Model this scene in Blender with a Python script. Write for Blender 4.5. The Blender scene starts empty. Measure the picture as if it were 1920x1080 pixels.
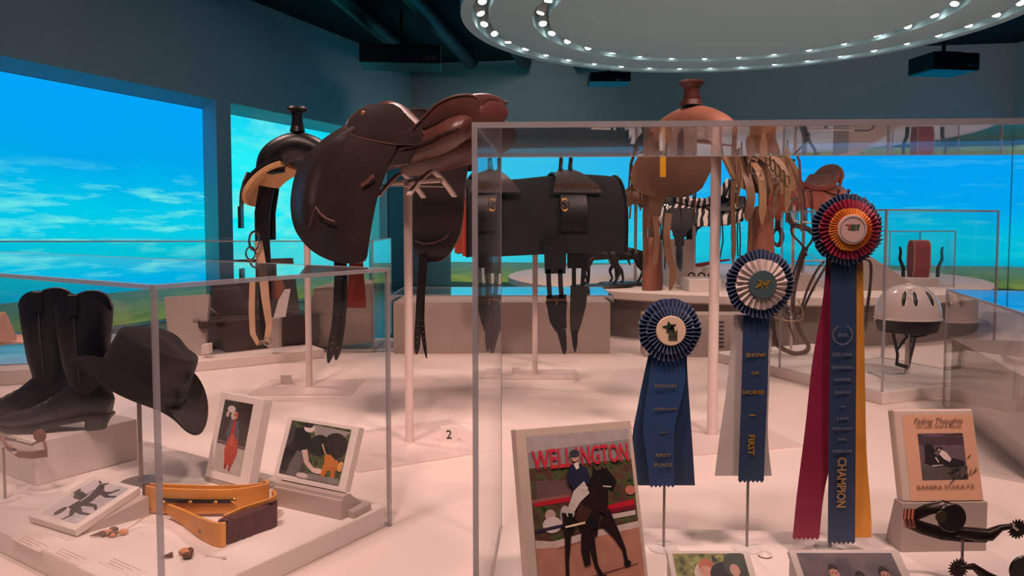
import bpy, math, random
from mathutils import Vector, Matrix, noise
random.seed(7)
PI = math.pi
SC = bpy.context.scene
COL = SC.collection
V = Vector
# ------------------------------------------------------------------ camera, world, exposure
F = 1420.0            # focal length in pixels of the 1920 px wide frame
EYE = 1.55
PITCH = math.radians(3.2)
CY = 420.0 + F * math.tan(PITCH)
cam_data = bpy.data.cameras.new('camera')
cam = bpy.data.objects.new('camera', cam_data)
COL.objects.link(cam)
cam.location = (0, 0, EYE)
cam.rotation_euler = (PI / 2 - PITCH, 0, 0)
cam_data.sensor_width = 36.0
cam_data.lens = 36.0 * F / 1920.0
cam_data.shift_y = (CY - 540.0) / 1920.0
cam_data.clip_start = 0.02
cam_data.clip_end = 100
SC.camera = cam
SC.view_settings.view_transform = 'Standard'
SC.view_settings.look = 'None'
SC.view_settings.gamma = 1.0
SC.view_settings.use_curve_mapping = False
SC.view_settings.exposure = 0.0
SC.cycles.transparent_max_bounces = 40
SC.cycles.max_bounces = 7
SC.cycles.caustics_reflective = False
SC.cycles.caustics_refractive = False
world = bpy.data.worlds.new('world'); SC.world = world
world.use_nodes = True
world.node_tree.nodes['Background'].inputs[0].default_value = (0.10, 0.22, 0.25, 1)
world.node_tree.nodes['Background'].inputs[1].default_value = 0.15

FWD = V((0, math.cos(PITCH), -math.sin(PITCH)))
UP = V((0, math.sin(PITCH), math.cos(PITCH)))
CAM = V((0, 0, EYE))
def ray(px, py):
    return FWD + V((1, 0, 0)) * ((px - 960) / F) + UP * ((CY - py) / F)
def at(px, py, Y):
    r = ray(px, py); return CAM + r * (Y / r.y)
def onz(px, py, z):
    r = ray(px, py); return CAM + r * ((z - EYE) / r.z)

PLAT = 0.85           # top of the big white platform
DECK = 0.8985         # top of the low decks inside the acrylic cases

def spot(name, loc, target, power, color, angle=60, radius=0.22, blend=0.6):
    l = bpy.data.lights.new(name, 'SPOT'); l.energy = power; l.color = color
    l.spot_size = math.radians(angle); l.spot_blend = blend; l.shadow_soft_size = radius
    o = bpy.data.objects.new(name, l); COL.objects.link(o); o.location = loc
    o.rotation_euler = (V(target) - V(loc)).to_track_quat('-Z', 'Y').to_euler()
    return o
WARM = (1.0, 0.68, 0.57)
PINK = (1.0, 0.655, 0.575)
# gallery track lights hung over the near cases (the lamps themselves are above the frame)
spot('track_light', (-1.3, 0.3, 4.9), (-0.75, 1.9, 0.9), 400, PINK, 50)
spot('track_light', (1.2, 0.2, 4.9), (0.6, 1.5, 0.9), 400, PINK, 50)
spot('track_light', (-0.3, -0.9, 5.0), (-0.3, 2.6, 1.4), 300, WARM, 46)
spot('track_light', (0.3, 4.6, 4.9), (-0.2, 2.8, 0.9), 360, PINK, 62)
spot('track_light', (-2.6, 3.6, 4.9), (-1.6, 3.8, 0.9), 360, PINK, 62)
spot('track_light', (2.8, 0.8, 4.9), (1.75, 3.0, 0.9), 430, PINK, 54)
# the lamps of the round ceiling light rings
RC = V((1.65, 5.6)); RZ = 3.05
for i in range(10):
    a = 2 * PI * i / 10
    x, y = RC.x + 1.7 * math.cos(a), RC.y + 1.7 * math.sin(a)
    spot('ring_lamp_light', (x, y, RZ - 0.03), (x, y, 0.8), 38, WARM, 100, 0.08, 0.9)

# added fill lights that brighten the walls; no fixtures are seen for them
for loc, tg, pw in (((-1.5, 9.0, 5.3), (-6.0, 11.5, 4.2), 40), ((0.5, 13.5, 5.3), (-1.0, 18.0, 4.0), 75), ((5.5, 12.0, 5.3), (6.0, 18.0, 4.2), 42), ((10, 11, 5.3), (10.5, 17.2, 4.2), 40), ((-3.5, 4.5, 5.3), (-8.5, 6.5, 4.2), 40)):
    spot('wall_fill_light', loc, tg, pw * 1.7, (.86, .93, .92), 110, 0.3, 1.0)
# ------------------------------------------------------------------ materials
MATS = {}
def lin(c):
    return tuple(((x / 255) / 12.92 if x / 255 <= 0.04045 else ((x / 255 + 0.055) / 1.055) ** 2.4) for x in c)
def mat(name, rgb, rough=0.5, metal=0.0, var=0.08, scale=12.0, bump=0.0, bscale=200.0, coat=0.0, sheen=0.0, spec=0.5, emit=None, estr=0.0):
    if name in MATS: return MATS[name]
    m = bpy.data.materials.new(name); m.use_nodes = True
    nt = m.node_tree; b = nt.nodes['Principled BSDF']
    b.inputs['Roughness'].default_value = rough; b.inputs['Metallic'].default_value = metal
    b.inputs['Specular IOR Level'].default_value = spec
    if coat: b.inputs['Coat Weight'].default_value = coat; b.inputs['Coat Roughness'].default_value = 0.15
    if sheen: b.inputs['Sheen Weight'].default_value = sheen
    tc = nt.nodes.new('ShaderNodeTexCoord')
    if var > 0:
        n = nt.nodes.new('ShaderNodeTexNoise'); n.inputs['Scale'].default_value = scale; n.inputs['Detail'].default_value = 4
        nt.links.new(tc.outputs['Object'], n.inputs['Vector'])
        r = nt.nodes.new('ShaderNodeValToRGB')
        c = lin(rgb)
        r.color_ramp.elements[0].position = 0.3; r.color_ramp.elements[1].position = 0.7
        r.color_ramp.elements[0].color = (*[x * (1 - var) for x in c], 1)
        r.color_ramp.elements[1].color = (*[min(1, x * (1 + var)) for x in c], 1)
        nt.links.new(n.outputs['Fac'], r.inputs['Fac']); nt.links.new(r.outputs['Color'], b.inputs['Base Color'])
    else:
        b.inputs['Base Color'].default_value = (*lin(rgb), 1)
    if bump > 0:
        n2 = nt.nodes.new('ShaderNodeTexNoise'); n2.inputs['Scale'].default_value = bscale; n2.inputs['Detail'].default_value = 3
        nt.links.new(tc.outputs['Object'], n2.inputs['Vector'])
        bp = nt.nodes.new('ShaderNodeBump'); bp.inputs['Strength'].default_value = bump; bp.inputs['Distance'].default_value = 0.002
        nt.links.new(n2.outputs['Fac'], bp.inputs['Height']); nt.links.new(bp.outputs['Normal'], b.inputs['Normal'])
    if emit is not None:
        b.inputs['Emission Color'].default_value = (*emit, 1); b.inputs['Emission Strength'].default_value = estr
    MATS[name] = m; return m

def acrylic_mat():
    m = bpy.data.materials.new('clear_acrylic'); m.use_nodes = True
    nt = m.node_tree; nt.nodes.clear()
    out = nt.nodes.new('ShaderNodeOutputMaterial'); mix = nt.nodes.new('ShaderNodeMixShader')
    tr = nt.nodes.new('ShaderNodeBsdfTransparent'); gl = nt.nodes.new('ShaderNodeBsdfGlossy')
    gl.inputs['Roughness'].default_value = 0.0; gl.inputs['Color'].default_value = (1, 1, 1, 1)
    tr.inputs['Color'].default_value = (0.985, 0.99, 0.99, 1)
    g = nt.nodes.new('ShaderNodeNewGeometry')
    d = nt.nodes.new('ShaderNodeVectorMath'); d.operation = 'DOT_PRODUCT'
    nt.links.new(g.outputs['Normal'], d.inputs[0]); nt.links.new(g.outputs['Incoming'], d.inputs[1])
    def mth(op, a, b=None):
        n = nt.nodes.new('ShaderNodeMath'); n.operation = op
        for k, x in enumerate((a, b)):
            if x is None: continue
            if isinstance(x, (int, float)): n.inputs[k].default_value = x
            else: nt.links.new(x, n.inputs[k])
        return n.outputs[0]
    c = mth('ABSOLUTE', d.outputs['Value'])
    f = mth('POWER', mth('SUBTRACT', 1.0, c), 5.0)
    f = mth('ADD', mth('MULTIPLY', f, 0.978), 0.022)
    f = mth('MINIMUM', f, 1.0)
    nt.links.new(f, mix.inputs['Fac']); nt.links.new(tr.outputs[0], mix.inputs[1]); nt.links.new(gl.outputs[0], mix.inputs[2])
    nt.links.new(mix.outputs[0], out.inputs['Surface'])
    return m
ACR = acrylic_mat()
def edge_mat():
    m = bpy.data.materials.new('polished_acrylic_edge'); m.use_nodes = True
    nt = m.node_tree; b = nt.nodes['Principled BSDF']
    b.inputs['Base Color'].default_value = (0.44, 0.42, 0.45, 1); b.inputs['Roughness'].default_value = 0.25
    b.inputs['Alpha'].default_value = 0.6
    return m
EDGE = edge_mat()
def nodes_mat(name):
    m = bpy.data.materials.new(name); m.use_nodes = True; MATS[name] = m
    return m, m.node_tree, m.node_tree.nodes['Principled BSDF']
def stripes_mat(name, ca, cb, scale, rough=0.7, dist=6.0, vec='Object'):
    m, nt, b = nodes_mat(name)
    tc = nt.nodes.new('ShaderNodeTexCoord'); w = nt.nodes.new('ShaderNodeTexWave')
    w.inputs['Scale'].default_value = scale; w.inputs['Distortion'].default_value = dist; w.inputs['Detail'].default_value = 1.0
    w.inputs['Detail Scale'].default_value = 1.2
    nt.links.new(tc.outputs[vec], w.inputs['Vector'])
    r = nt.nodes.new('ShaderNodeValToRGB'); r.color_ramp.interpolation = 'CONSTANT'
    r.color_ramp.elements[0].color = (*lin(ca), 1); r.color_ramp.elements[1].color = (*lin(cb), 1); r.color_ramp.elements[1].position = 0.5
    nt.links.new(w.outputs['Fac'], r.inputs['Fac']); nt.links.new(r.outputs['Color'], b.inputs['Base Color'])
    b.inputs['Roughness'].default_value = rough
    return m
def blotch_mat(name, cols, scale, detail=5, rough=0.5, stretch=(1, 1, 1)):
    m, nt, b = nodes_mat(name)
    tc = nt.nodes.new('ShaderNodeTexCoord'); mp = nt.nodes.new('ShaderNodeMapping'); n = nt.nodes.new('ShaderNodeTexNoise')
    mp.inputs['Scale'].default_value = stretch
    n.inputs['Scale'].default_value = scale; n.inputs['Detail'].default_value = detail
    nt.links.new(tc.outputs['Object'], mp.inputs['Vector']); nt.links.new(mp.outputs[0], n.inputs['Vector'])
    r = nt.nodes.new('ShaderNodeValToRGB'); k = len(cols)
    while len(r.color_ramp.elements) < k: r.color_ramp.elements.new(0.5)
    for i, c in enumerate(cols):
        r.color_ramp.elements[i].position = 0.32 + 0.36 * i / max(1, k - 1); r.color_ramp.elements[i].color = (*lin(c), 1)
    nt.links.new(n.outputs['Fac'], r.inputs['Fac']); nt.links.new(r.outputs['Color'], b.inputs['Base Color'])
    b.inputs['Roughness'].default_value = rough
    return m

def screen_mat(name, z0, z1, hor, cloud=0.5, seed=0.0, tint='blue', streak=3.0, pos=0.56):
    """lit projected picture of a prairie under a bright sky"""
    m = bpy.data.materials.new(name); m.use_nodes = True
    nt = m.node_tree; nt.nodes.clear(); L = nt.links.new
    out = nt.nodes.new('ShaderNodeOutputMaterial'); em = nt.nodes.new('ShaderNodeEmission'); L(em.outputs[0], out.inputs[0])
    tc = nt.nodes.new('ShaderNodeTexCoord'); sp = nt.nodes.new('ShaderNodeSeparateXYZ'); L(tc.outputs['Object'], sp.inputs[0])
    mr = nt.nodes.new('ShaderNodeMapRange'); mr.inputs['From Min'].default_value = z0; mr.inputs['From Max'].default_value = z1
    L(sp.outputs['Z'], mr.inputs['Value'])
    h = (hor - z0) / (z1 - z0)
    # soft warp of the height so the sky bands drift
    nz = nt.nodes.new('ShaderNodeTexNoise'); nz.inputs['Scale'].default_value = 0.35; nz.inputs['Detail'].default_value = 2
    mpz = nt.nodes.new('ShaderNodeMapping'); mpz.inputs['Location'].default_value = (seed, 0, 0); L(tc.outputs['Object'], mpz.inputs['Vector']); L(mpz.outputs[0], nz.inputs['Vector'])
    ad = nt.nodes.new('ShaderNodeMath'); ad.operation = 'MULTIPLY_ADD'; L(nz.outputs['Fac'], ad.inputs[0]); ad.inputs[1].default_value = 0.35; ad.inputs[2].default_value = -0.175
    sm = nt.nodes.new('ShaderNodeMath'); sm.operation = 'ADD'; L(mr.outputs[0], sm.inputs[0]); L(ad.outputs[0], sm.inputs[1])
    sky = nt.nodes.new('ShaderNodeValToRGB'); cr = sky.color_ramp
    if tint == 'blue':
        st = [(h, (0, 170, 215)), (h + 0.12, (0, 205, 225)), (0.45, (0, 200, 232)), (0.7, (0, 165, 235)), (1.0, (0, 165, 252))]
    elif tint == 'cyan':
        st = [(h, (60, 205, 225)), (h + 0.12, (70, 225, 232)), (0.45, (0, 235, 245)), (0.7, (40, 240, 246)), (1.0, (0, 205, 240))]
    else:
        st = [(h, (0, 165, 205)), (h + 0.10, (0, 200, 225)), (0.45, (0, 195, 238)), (0.6, (0, 172, 250)), (1.0, (0, 168, 255))]
    while len(cr.elements) < len(st): cr.elements.new(0.5)
    for e, (p, c) in zip(cr.elements, st): e.position = min(1, p); e.color = (*lin(c), 1)
    L(sm.outputs[0], sky.inputs[0])
    skyc = sky.outputs[0]
    if tint == 'azure':
        xr = nt.nodes.new('ShaderNodeMapRange'); xr.inputs['From Min'].default_value = -1.5; xr.inputs['From Max'].default_value = 6.5; xr.inputs['To Min'].default_value = 0.75; xr.inputs['To Max'].default_value = 0.0
        L(sp.outputs['X'], xr.inputs['Value'])
        xm = nt.nodes.new('ShaderNodeMixRGB'); L(xr.outputs[0], xm.inputs[0]); L(sky.outputs[0], xm.inputs[1]); xm.inputs[2].default_value = (*lin((70, 222, 236)), 1); skyc = xm.outputs[0]
    # clouds
    n = nt.nodes.new('ShaderNodeTexNoise'); n.inputs['Scale'].default_value = 1.1; n.inputs['Detail'].default_value = 7; n.inputs['Roughness'].default_value = 0.62
    mp = nt.nodes.new('ShaderNodeMapping'); mp.inputs['Scale'].default_value = (0.55, 0.55, streak); mp.inputs['Location'].default_value = (seed, seed, seed)
    L(tc.outputs['Object'], mp.inputs['Vector']); L(mp.outputs[0], n.inputs['Vector'])
    cl = nt.nodes.new('ShaderNodeValToRGB'); cl.color_ramp.elements[0].position = pos; cl.color_ramp.elements[1].position = pos + 0.16
    L(n.outputs['Fac'], cl.inputs[0])
    band = nt.nodes.new('ShaderNodeValToRGB'); bc = band.color_ramp
    while len(bc.elements) < 4: bc.elements.new(0.5)
    for e, (p, v) in zip(bc.elements, [(h + 0.05, 0), (0.38, 1), (0.55, 0.9), (0.68, 0.0 if tint == 'blue' else 0.6)]): e.position = p; e.color = (v, v, v, 1)
    L(mr.outputs[0], band.inputs[0])
    mu = nt.nodes.new('ShaderNodeMath'); mu.operation = 'MULTIPLY'; L(cl.outputs[0], mu.inputs[0]); L(band.outputs[0], mu.inputs[1])
    mu2 = nt.nodes.new('ShaderNodeMath'); mu2.operation = 'MULTIPLY'; L(mu.outputs[0], mu2.inputs[0]); mu2.inputs[1].default_value = cloud
    mx = nt.nodes.new('ShaderNodeMixRGB'); L(mu2.outputs[0], mx.inputs[0]); L(skyc, mx.inputs[1]); mx.inputs[2].default_value = (*lin((120, 238, 232)), 1)
    # land
    gn = nt.nodes.new('ShaderNodeTexNoise'); gn.inputs['Scale'].default_value = 1.5; gn.inputs['Detail'].default_value = 6
    mp2 = nt.nodes.new('ShaderNodeMapping'); mp2.inputs['Scale'].default_value = (1, 1, 6); L(tc.outputs['Object'], mp2.inputs['Vector']); L(mp2.outputs[0], gn.inputs['Vector'])
    gr = nt.nodes.new('ShaderNodeValToRGB'); gr.color_ramp.elements[0].position = 0.35; gr.color_ramp.elements[1].position = 0.65
    gr.color_ramp.elements[0].color = (*lin((82, 112, 62)), 1); gr.color_ramp.elements[1].color = (*lin((122, 140, 72)), 1)
    L(gn.outputs['Fac'], gr.inputs[0])
    far = nt.nodes.new('ShaderNodeValToRGB'); fr = far.color_ramp
    for e, (p, v) in zip(fr.elements, [(h - 0.12, 0), (h - 0.01, 0.8)]): e.position = max(0, p); e.color = (v, v, v, 1)
    L(mr.outputs[0], far.inputs[0])
    m2 = nt.nodes.new('ShaderNodeMixRGB'); L(far.outputs[0], m2.inputs[0]); L(gr.outputs[0], m2.inputs[1]); m2.inputs[2].default_value = (*lin((70, 120, 122)), 1)
    gt = nt.nodes.new('ShaderNodeMath'); gt.operation = 'GREATER_THAN'; L(mr.outputs[0], gt.inputs[0]); gt.inputs[1].default_value = h
    m3 = nt.nodes.new('ShaderNodeMixRGB'); L(gt.outputs[0], m3.inputs[0]); L(m2.outputs[0], m3.inputs[1]); L(mx.outputs[0], m3.inputs[2])
    L(m3.outputs[0], em.inputs['Color']); em.inputs['Strength'].default_value = 1.0
    return m

WHITE = mat('white_painted_board', (226, 214, 208), 0.55, var=0.02, scale=3)
PEARL = mat('white_platform_laminate', (232, 216, 208), 0.38, var=0.035, scale=1.6)
GREYB = mat('warm_grey_paint', (176, 160, 152), 0.6, var=0.03, scale=3)
DRUMB = mat('taupe_paint', (120, 108, 100), 0.7, var=0.04)
WALLM = mat('grey_wall_paint', (196, 196, 198), 0.85, var=0.03, scale=1.0)
CEILM = mat('black_ceiling_paint', (12, 13, 15), 0.9, var=0.2, scale=1.5)
FLOORM = mat('dark_polished_floor', (70, 82, 84), 0.3, var=0.08, scale=0.8)
DISCM = mat('drum_paint_teal_bounce', (196, 238, 246), 0.7, var=0.02, scale=1)  # white drum; teal bounce from the screens is tinted into this colour
GROOVE = mat('grey_groove_paint', (120, 118, 116), 0.6, var=0.05)
LAMP = mat('lit_lamp_lens', (255, 250, 245), 0.4, var=0, emit=(1.0, 0.93, 0.88), estr=9.0)
HOUSING = mat('lamp_housing_white', (215, 208, 204), 0.4, var=0.03)
POLE = mat('pale_painted_steel', (214, 196, 190), 0.38, var=0.03)
ROD = mat('brushed_steel_rod', (150, 140, 138), 0.35, metal=0.7, var=0.05)
CHROME = mat('chrome', (210, 205, 200), 0.18, metal=1.0, var=0.0)
BRASS = mat('brass', (214, 160, 90), 0.28, metal=1.0, var=0.05)
BLK = mat('black_plastic', (18, 18, 20), 0.45, var=0.1)
DKLEATH = mat('dark_brown_leather', (44, 33, 31), 0.40, var=0.22, scale=9, bump=0.25, bscale=260, spec=0.5)
SEATLEATH = mat('brown_seat_leather', (84, 50, 44), 0.36, var=0.16, scale=8, bump=0.2, bscale=240)
BKLEATH = mat('black_leather', (26, 24, 29), 0.36, var=0.25, scale=14, bump=0.35, bscale=180)
PIPING = mat('leather_piping', (104, 72, 66), 0.4, var=0.1)
REDLEATH = mat('red_brown_leather', (150, 58, 44), 0.5, var=0.12, scale=10)
TANLEATH = mat('aged_tan_leather', (142, 108, 76), 0.55, var=0.22, scale=9, bump=0.3, bscale=120)
RUSTLEATH = mat('rust_leather', (132, 82, 62), 0.5, var=0.22, scale=10, bump=0.3, bscale=120)
MIDLEATH = mat('mid_brown_leather', (110, 78, 56), 0.5, var=0.2, scale=14, bump=0.3)
ORLEATH = mat('orange_brown_leather', (214, 122, 100), 0.45, var=0.12, scale=10)
FLEECE = mat('tan_fleece', (204, 160, 112), 0.95, var=0.12, scale=30, bump=0.8, bscale=150)
PALESTRAP = mat('pale_leather_strap', (206, 166, 136), 0.6, var=0.1, scale=20)
FELT = mat('black_felt', (34, 30, 32), 0.78, var=0.12, scale=20, bump=0.2, bscale=400, sheen=0.06, spec=0.2)
TANFELT = mat('tan_felt', (186, 148, 130), 0.9, var=0.06, scale=20)

# ------------------------------------------------------------------ mesh building
def smooth_by(o, ang=40):
    for p in o.data.polygons: p.use_smooth = True
    try: o.data.set_sharp_from_angle(angle=math.radians(ang))
    except Exception: pass
class MB:
    def __init__(s): s.v = []; s.f = []; s.m = []; s.M = Matrix.Identity(4)
    def add(s, vs, fs, mi=0):
        b = len(s.v); s.v += [s.M @ V(p) for p in vs]; s.f += [[i + b for i in f] for f in fs]; s.m += [mi] * len(fs); return s
    def box(s, c, d, R=None, mi=0):
        c = V(c); h = V(d) / 2
        vs = [V((x * h.x, y * h.y, z * h.z)) for x in (-1, 1) for y in (-1, 1) for z in (-1, 1)]
        if R is not None: vs = [R @ p for p in vs]
        return s.add([c + p for p in vs], [[0, 1, 3, 2], [4, 6, 7, 5], [0, 4, 5, 1], [2, 3, 7, 6], [0, 2, 6, 4], [1, 5, 7, 3]], mi)
    def prism(s, poly, z0, z1, mi=0):
        n = len(poly); vs = [V((p[0], p[1], z0)) for p in poly] + [V((p[0], p[1], z1)) for p in poly]
        return s.add(vs, [list(range(n))[::-1], list(range(n, 2 * n))] + [[i, (i + 1) % n, n + (i + 1) % n, n + i] for i in range(n)], mi)
    def slab(s, quad, n, mi=0):
        q = [V(p) for p in quad]; n = V(n)
        return s.add(q + [p + n for p in q], [[3, 2, 1, 0], [4, 5, 6, 7]] + [[i, (i + 1) % 4, 4 + (i + 1) % 4, 4 + i] for i in range(4)], mi)
    def tube(s, pts, r, seg=8, flat=None, closed=False, mi=0, up=(0, 0, 1)):
        """round (or, with flat=(w,t), strap-like) tube along points"""
        pts = [V(p) for p in pts]; n = len(pts); rings = []
        rr = r if isinstance(r, (list, tuple)) else [r] * n
        pu = None
        for i, p in enumerate(pts):
            if closed: t = (pts[(i + 1) % n] - pts[i - 1])
            else: t = pts[min(i + 1, n - 1)] - pts[max(i - 1, 0)]
            if t.length < 1e-9: t = V((0, 0, 1))
            t.normalize()
            a = V(up) if pu is None else pu
            a = a - t * a.dot(t)
            if a.length < 1e-4: a = t.orthogonal()
            a.normalize(); pu = a; b = t.cross(a)
            ring = []
            for k in range(seg):
                th = 2 * PI * (k + 0.5) / seg
                ca, sa = math.cos(th), math.sin(th)
                if flat: ring.append(p + a * (sa * flat[1] * rr[i]) + b * (ca * flat[0] * rr[i]))
                else: ring.append(p + a * (sa * rr[i]) + b * (ca * rr[i]))
            rings.append(ring)
        vs = [q for g in rings for q in g]; fs = []
        for i in range(n if closed else n - 1):
            j = (i + 1) % n
            for k in range(seg): fs.append([i * seg + k, i * seg + (k + 1) % seg, j * seg + (k + 1) % seg, j * seg + k])
        if not closed: fs += [list(range(seg))[::-1], [(n - 1) * seg + k for k in range(seg)]]
        return s.add(vs, fs, mi)
    def cyl(s, p0, p1, r0, r1=None, seg=20, mi=0): return s.tube([p0, p1], [r0, r0 if r1 is None else r1], seg, mi=mi)
    def strap(s, pts, w, t, side=None, mi=0):
        """flat strap of width w, thickness t; side = direction of its width"""
        pts = [V(p) for p in pts]; n = len(pts); vs = []
        ww = w if isinstance(w, (list, tuple)) else [w] * n
        for i, p in enumerate(pts):
            tg = (pts[min(i + 1, n - 1)] - pts[max(i - 1, 0)]).normalized()
            sd = V(side[i] if isinstance(side, list) else side); sd = (sd - tg * sd.dot(tg)).normalized(); nn = tg.cross(sd)
            for a, b in ((-1, -1), (1, -1), (1, 1), (-1, 1)): vs.append(p + sd * (a * ww[i] / 2) + nn * (b * t / 2))
        fs = [[3, 2, 1, 0], [4 * (n - 1) + k for k in range(4)]]
        for i in range(n - 1):
            for k in range(4): fs.append([4 * i + k, 4 * i + (k + 1) % 4, 4 * i + 4 + (k + 1) % 4, 4 * i + 4 + k])
        return s.add(vs, fs, mi)
    def lathe(s, prof, seg=32, c=(0, 0, 0), axis='z', mi=0):
        vs = []; n = len(prof); c = V(c)
        for r, z in prof:
            for k in range(seg):
                a = 2 * PI * k / seg; p = V((r * math.cos(a), r * math.sin(a), z))
                if axis == 'y': p = V((p.x, -p.z, p.y))
                if axis == 'x': p = V((p.z, p.x, p.y))
                vs.append(c + p)
        fs = [[i * seg + k, i * seg + (k + 1) % seg, (i + 1) * seg + (k + 1) % seg, (i + 1) * seg + k] for i in range(n - 1) for k in range(seg)]
        fs += [list(range(seg))[::-1], [(n - 1) * seg + k for k in range(seg)]]
        return s.add(vs, fs, mi)
    def grid(s, fn, nu, nv, cu=False, mi=0):
        vs = [V(fn(i / (nu if cu else nu - 1), j / (nv - 1))) for j in range(nv) for i in range(nu)]
        fs = []
        for j in range(nv - 1):
            for i in range(nu if cu else nu - 1):
                k = (i + 1) % nu; fs.append([j * nu + i, j * nu + k, (j + 1) * nu + k, (j + 1) * nu + i])
        return s.add(vs, fs, mi)
    def sheet(s, fn, nu, nv, th, mi=0):
        """thick sheet following fn(u,v)"""
        P = [[V(fn(i / (nu - 1), j / (nv - 1))) for i in range(nu)] for j in range(nv)]
        vs = []; N = []
        for j in range(nv):
            for i in range(nu):
                du = P[j][min(i + 1, nu - 1)] - P[j][max(i - 1, 0)]; dv = P[min(j + 1, nv - 1)][i] - P[max(j - 1, 0)][i]
                n = du.cross(dv); n = n.normalized() if n.length > 1e-12 else (N[-1] if N else V((0, 0, 1))); N.append(n)
        for sg in (0.5, -0.5):
            k = 0
            for j in range(nv):
                for i in range(nu): vs.append(P[j][i] + N[k] * (th * sg)); k += 1
        o = nu * nv; fs = []
        for j in range(nv - 1):
            for i in range(nu - 1):
                a, b, c, d = j * nu + i, j * nu + i + 1, (j + 1) * nu + i + 1, (j + 1) * nu + i
                fs.append([a, b, c, d]); fs.append([o + d, o + c, o + b, o + a])
        for i in range(nu - 1):
            fs.append([i + 1, i, o + i, o + i + 1]); a = (nv - 1) * nu; fs.append([a + i, a + i + 1, o + a + i + 1, o + a + i])
        for j in range(nv - 1):
            a = j * nu; fs.append([a, a + nu, o + a + nu, o + a]); a += nu - 1; fs.append([a + nu, a, o + a, o + a + nu])
        return s.add(vs, fs, mi)
    def ball(s, c, r, nu=20, nv=12, R=None, mi=0):
        r = V(r) if not isinstance(r, (int, float)) else V((r, r, r)); c = V(c)
        def fn(u, v):
            a, b = 2 * PI * u, PI * (v * 0.996 + 0.002)
            p = V((r.x * math.sin(b) * math.cos(a), r.y * math.sin(b) * math.sin(a), -r.z * math.cos(b)))
            return c + (R @ p if R is not None else p)
        return s.grid(fn, nu, nv, True, mi)
    def loft(s, rings, mi=0, caps=True):
        n = len(rings[0]); vs = [p for r in rings for p in r]; k = len(rings)
        fs = [[i * n + j, i * n + (j + 1) % n, (i + 1) * n + (j + 1) % n, (i + 1) * n + j] for i in range(k - 1) for j in range(n)]
        if caps: fs += [list(range(n))[::-1], [(k - 1) * n + j for j in range(n)]]
        return s.add(vs, fs, mi)
    def build(s, name, mats, parent=None, smooth=True, bevel=0, sub=0, ang=40):
        me = bpy.data.meshes.new(name); me.from_pydata([tuple(p) for p in s.v], [], s.f)
        for m in (mats if isinstance(mats, (list, tuple)) else [mats]): me.materials.append(m)
        me.polygons.foreach_set('material_index', s.m); me.update(); me.validate()
        o = bpy.data.objects.new(name, me); COL.objects.link(o)
        if parent: o.parent = parent
        if bevel:
            md = o.modifiers.new('bevel', 'BEVEL'); md.width = bevel; md.segments = 2; md.limit_method = 'ANGLE'; md.angle_limit = math.radians(50)
        if sub:
            md = o.modifiers.new('subsurf', 'SUBSURF'); md.levels = sub; md.render_levels = sub
        if smooth: smooth_by(o, ang)
        return o
def thing(name, label, cat, loc=(0, 0, 0), rot=(0, 0, 0), group=None):
    o = bpy.data.objects.new(name, None); COL.objects.link(o); o.location = loc; o.rotation_euler = rot
    o.empty_display_size = 0.05
    o['label'] = label; o['category'] = cat
    if group: o['group'] = group
    return o
def tag(o, label, cat, group=None, kind=None):
    o['label'] = label; o['category'] = cat
    if group: o['group'] = group
    if kind: o['kind'] = kind
    return o
def struct(o): o['kind'] = 'structure'; return o
def copy_tree(o, parent=None):
    c = o.copy(); COL.objects.link(c)
    if parent: c.parent = parent
    for ch in list(o.children): copy_tree(ch, c)
    return c
FONT = None
def text_mesh(body, size, name, m, parent, M, depth=0.0004, align='CENTER', shear=0, xs=1.0, space=1.0, bold=0.0):
    cu = bpy.data.curves.new(name, 'FONT'); cu.body = body; cu.size = size; cu.extrude = depth; cu.align_x = align; cu.align_y = 'CENTER'
    cu.offset = bold * size
    cu.shear = shear; cu.space_character = space; cu.resolution_u = 2
    t = bpy.data.objects.new('tmp', cu); COL.objects.link(t)
    me = bpy.data.meshes.new_from_object(t); bpy.data.objects.remove(t); bpy.data.curves.remove(cu)
    me.name = name
    me.transform(M @ Matrix.Diagonal((xs, 1, 1, 1)))
    me.materials.clear(); me.materials.append(m)
    return me
def text_obj(lines, name, m, parent):
    """lines: list of meshes joined to one lettering part"""
    vs = []; fs = []
    for me in lines:
        b = len(vs); vs += [tuple(v.co) for v in me.vertices]; fs += [[i + b for i in p.vertices] for p in me.polygons]
    me = bpy.data.meshes.new(name); me.from_pydata(vs, [], fs); me.materials.append(m)
    o = bpy.data.objects.new(name, me); COL.objects.link(o); o.parent = parent
    return o
def frame_from(o, x, y):
    """matrix with origin o, x axis, y axis (both world vectors, orthonormalised), z = x cross y"""
    x = V(x).normalized(); y = V(y); y = (y - x * y.dot(x)).normalized(); z = x.cross(y)
    M = Matrix((x, y, z)).transposed().to_4x4(); M.translation = V(o); return M

# ------------------------------------------------------------------ the room
def wall_pt(Y): return V((-10.2 + 0.4 * Y, Y, 0))
tdir = V((0.4, 1, 0)).normalized(); ndir = V((-tdir.y, tdir.x, 0))     # ndir points out of the room
CEIL = 5.55
YR0, YR1 = 7.2, 12.96      # first recess along the left wall
YS0, YS1 = 13.28, 17.75     # second recess
RT, RB = 3.65, 0.02
LEND = 19.2
def wall_piece(mb, Y0, Y1, z0, z1, th=0.5):
    a, b = wall_pt(Y0), wall_pt(Y1)
    mb.slab([a + V((0, 0, z0)), b + V((0, 0, z0)), b + V((0, 0, z1)), a + V((0, 0, z1))], ndir * th)
mb = MB()
wall_piece(mb, -4, LEND + 0.3, RT, CEIL)
wall_piece(mb, -4, YR0, 0, RT); wall_piece(mb, YR1, YS0, 0, RT); wall_piece(mb, YS1, LEND + 0.3, 0, RT)
wall_piece(mb, -4, LEND + 0.3, -0.2, RB)
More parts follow.
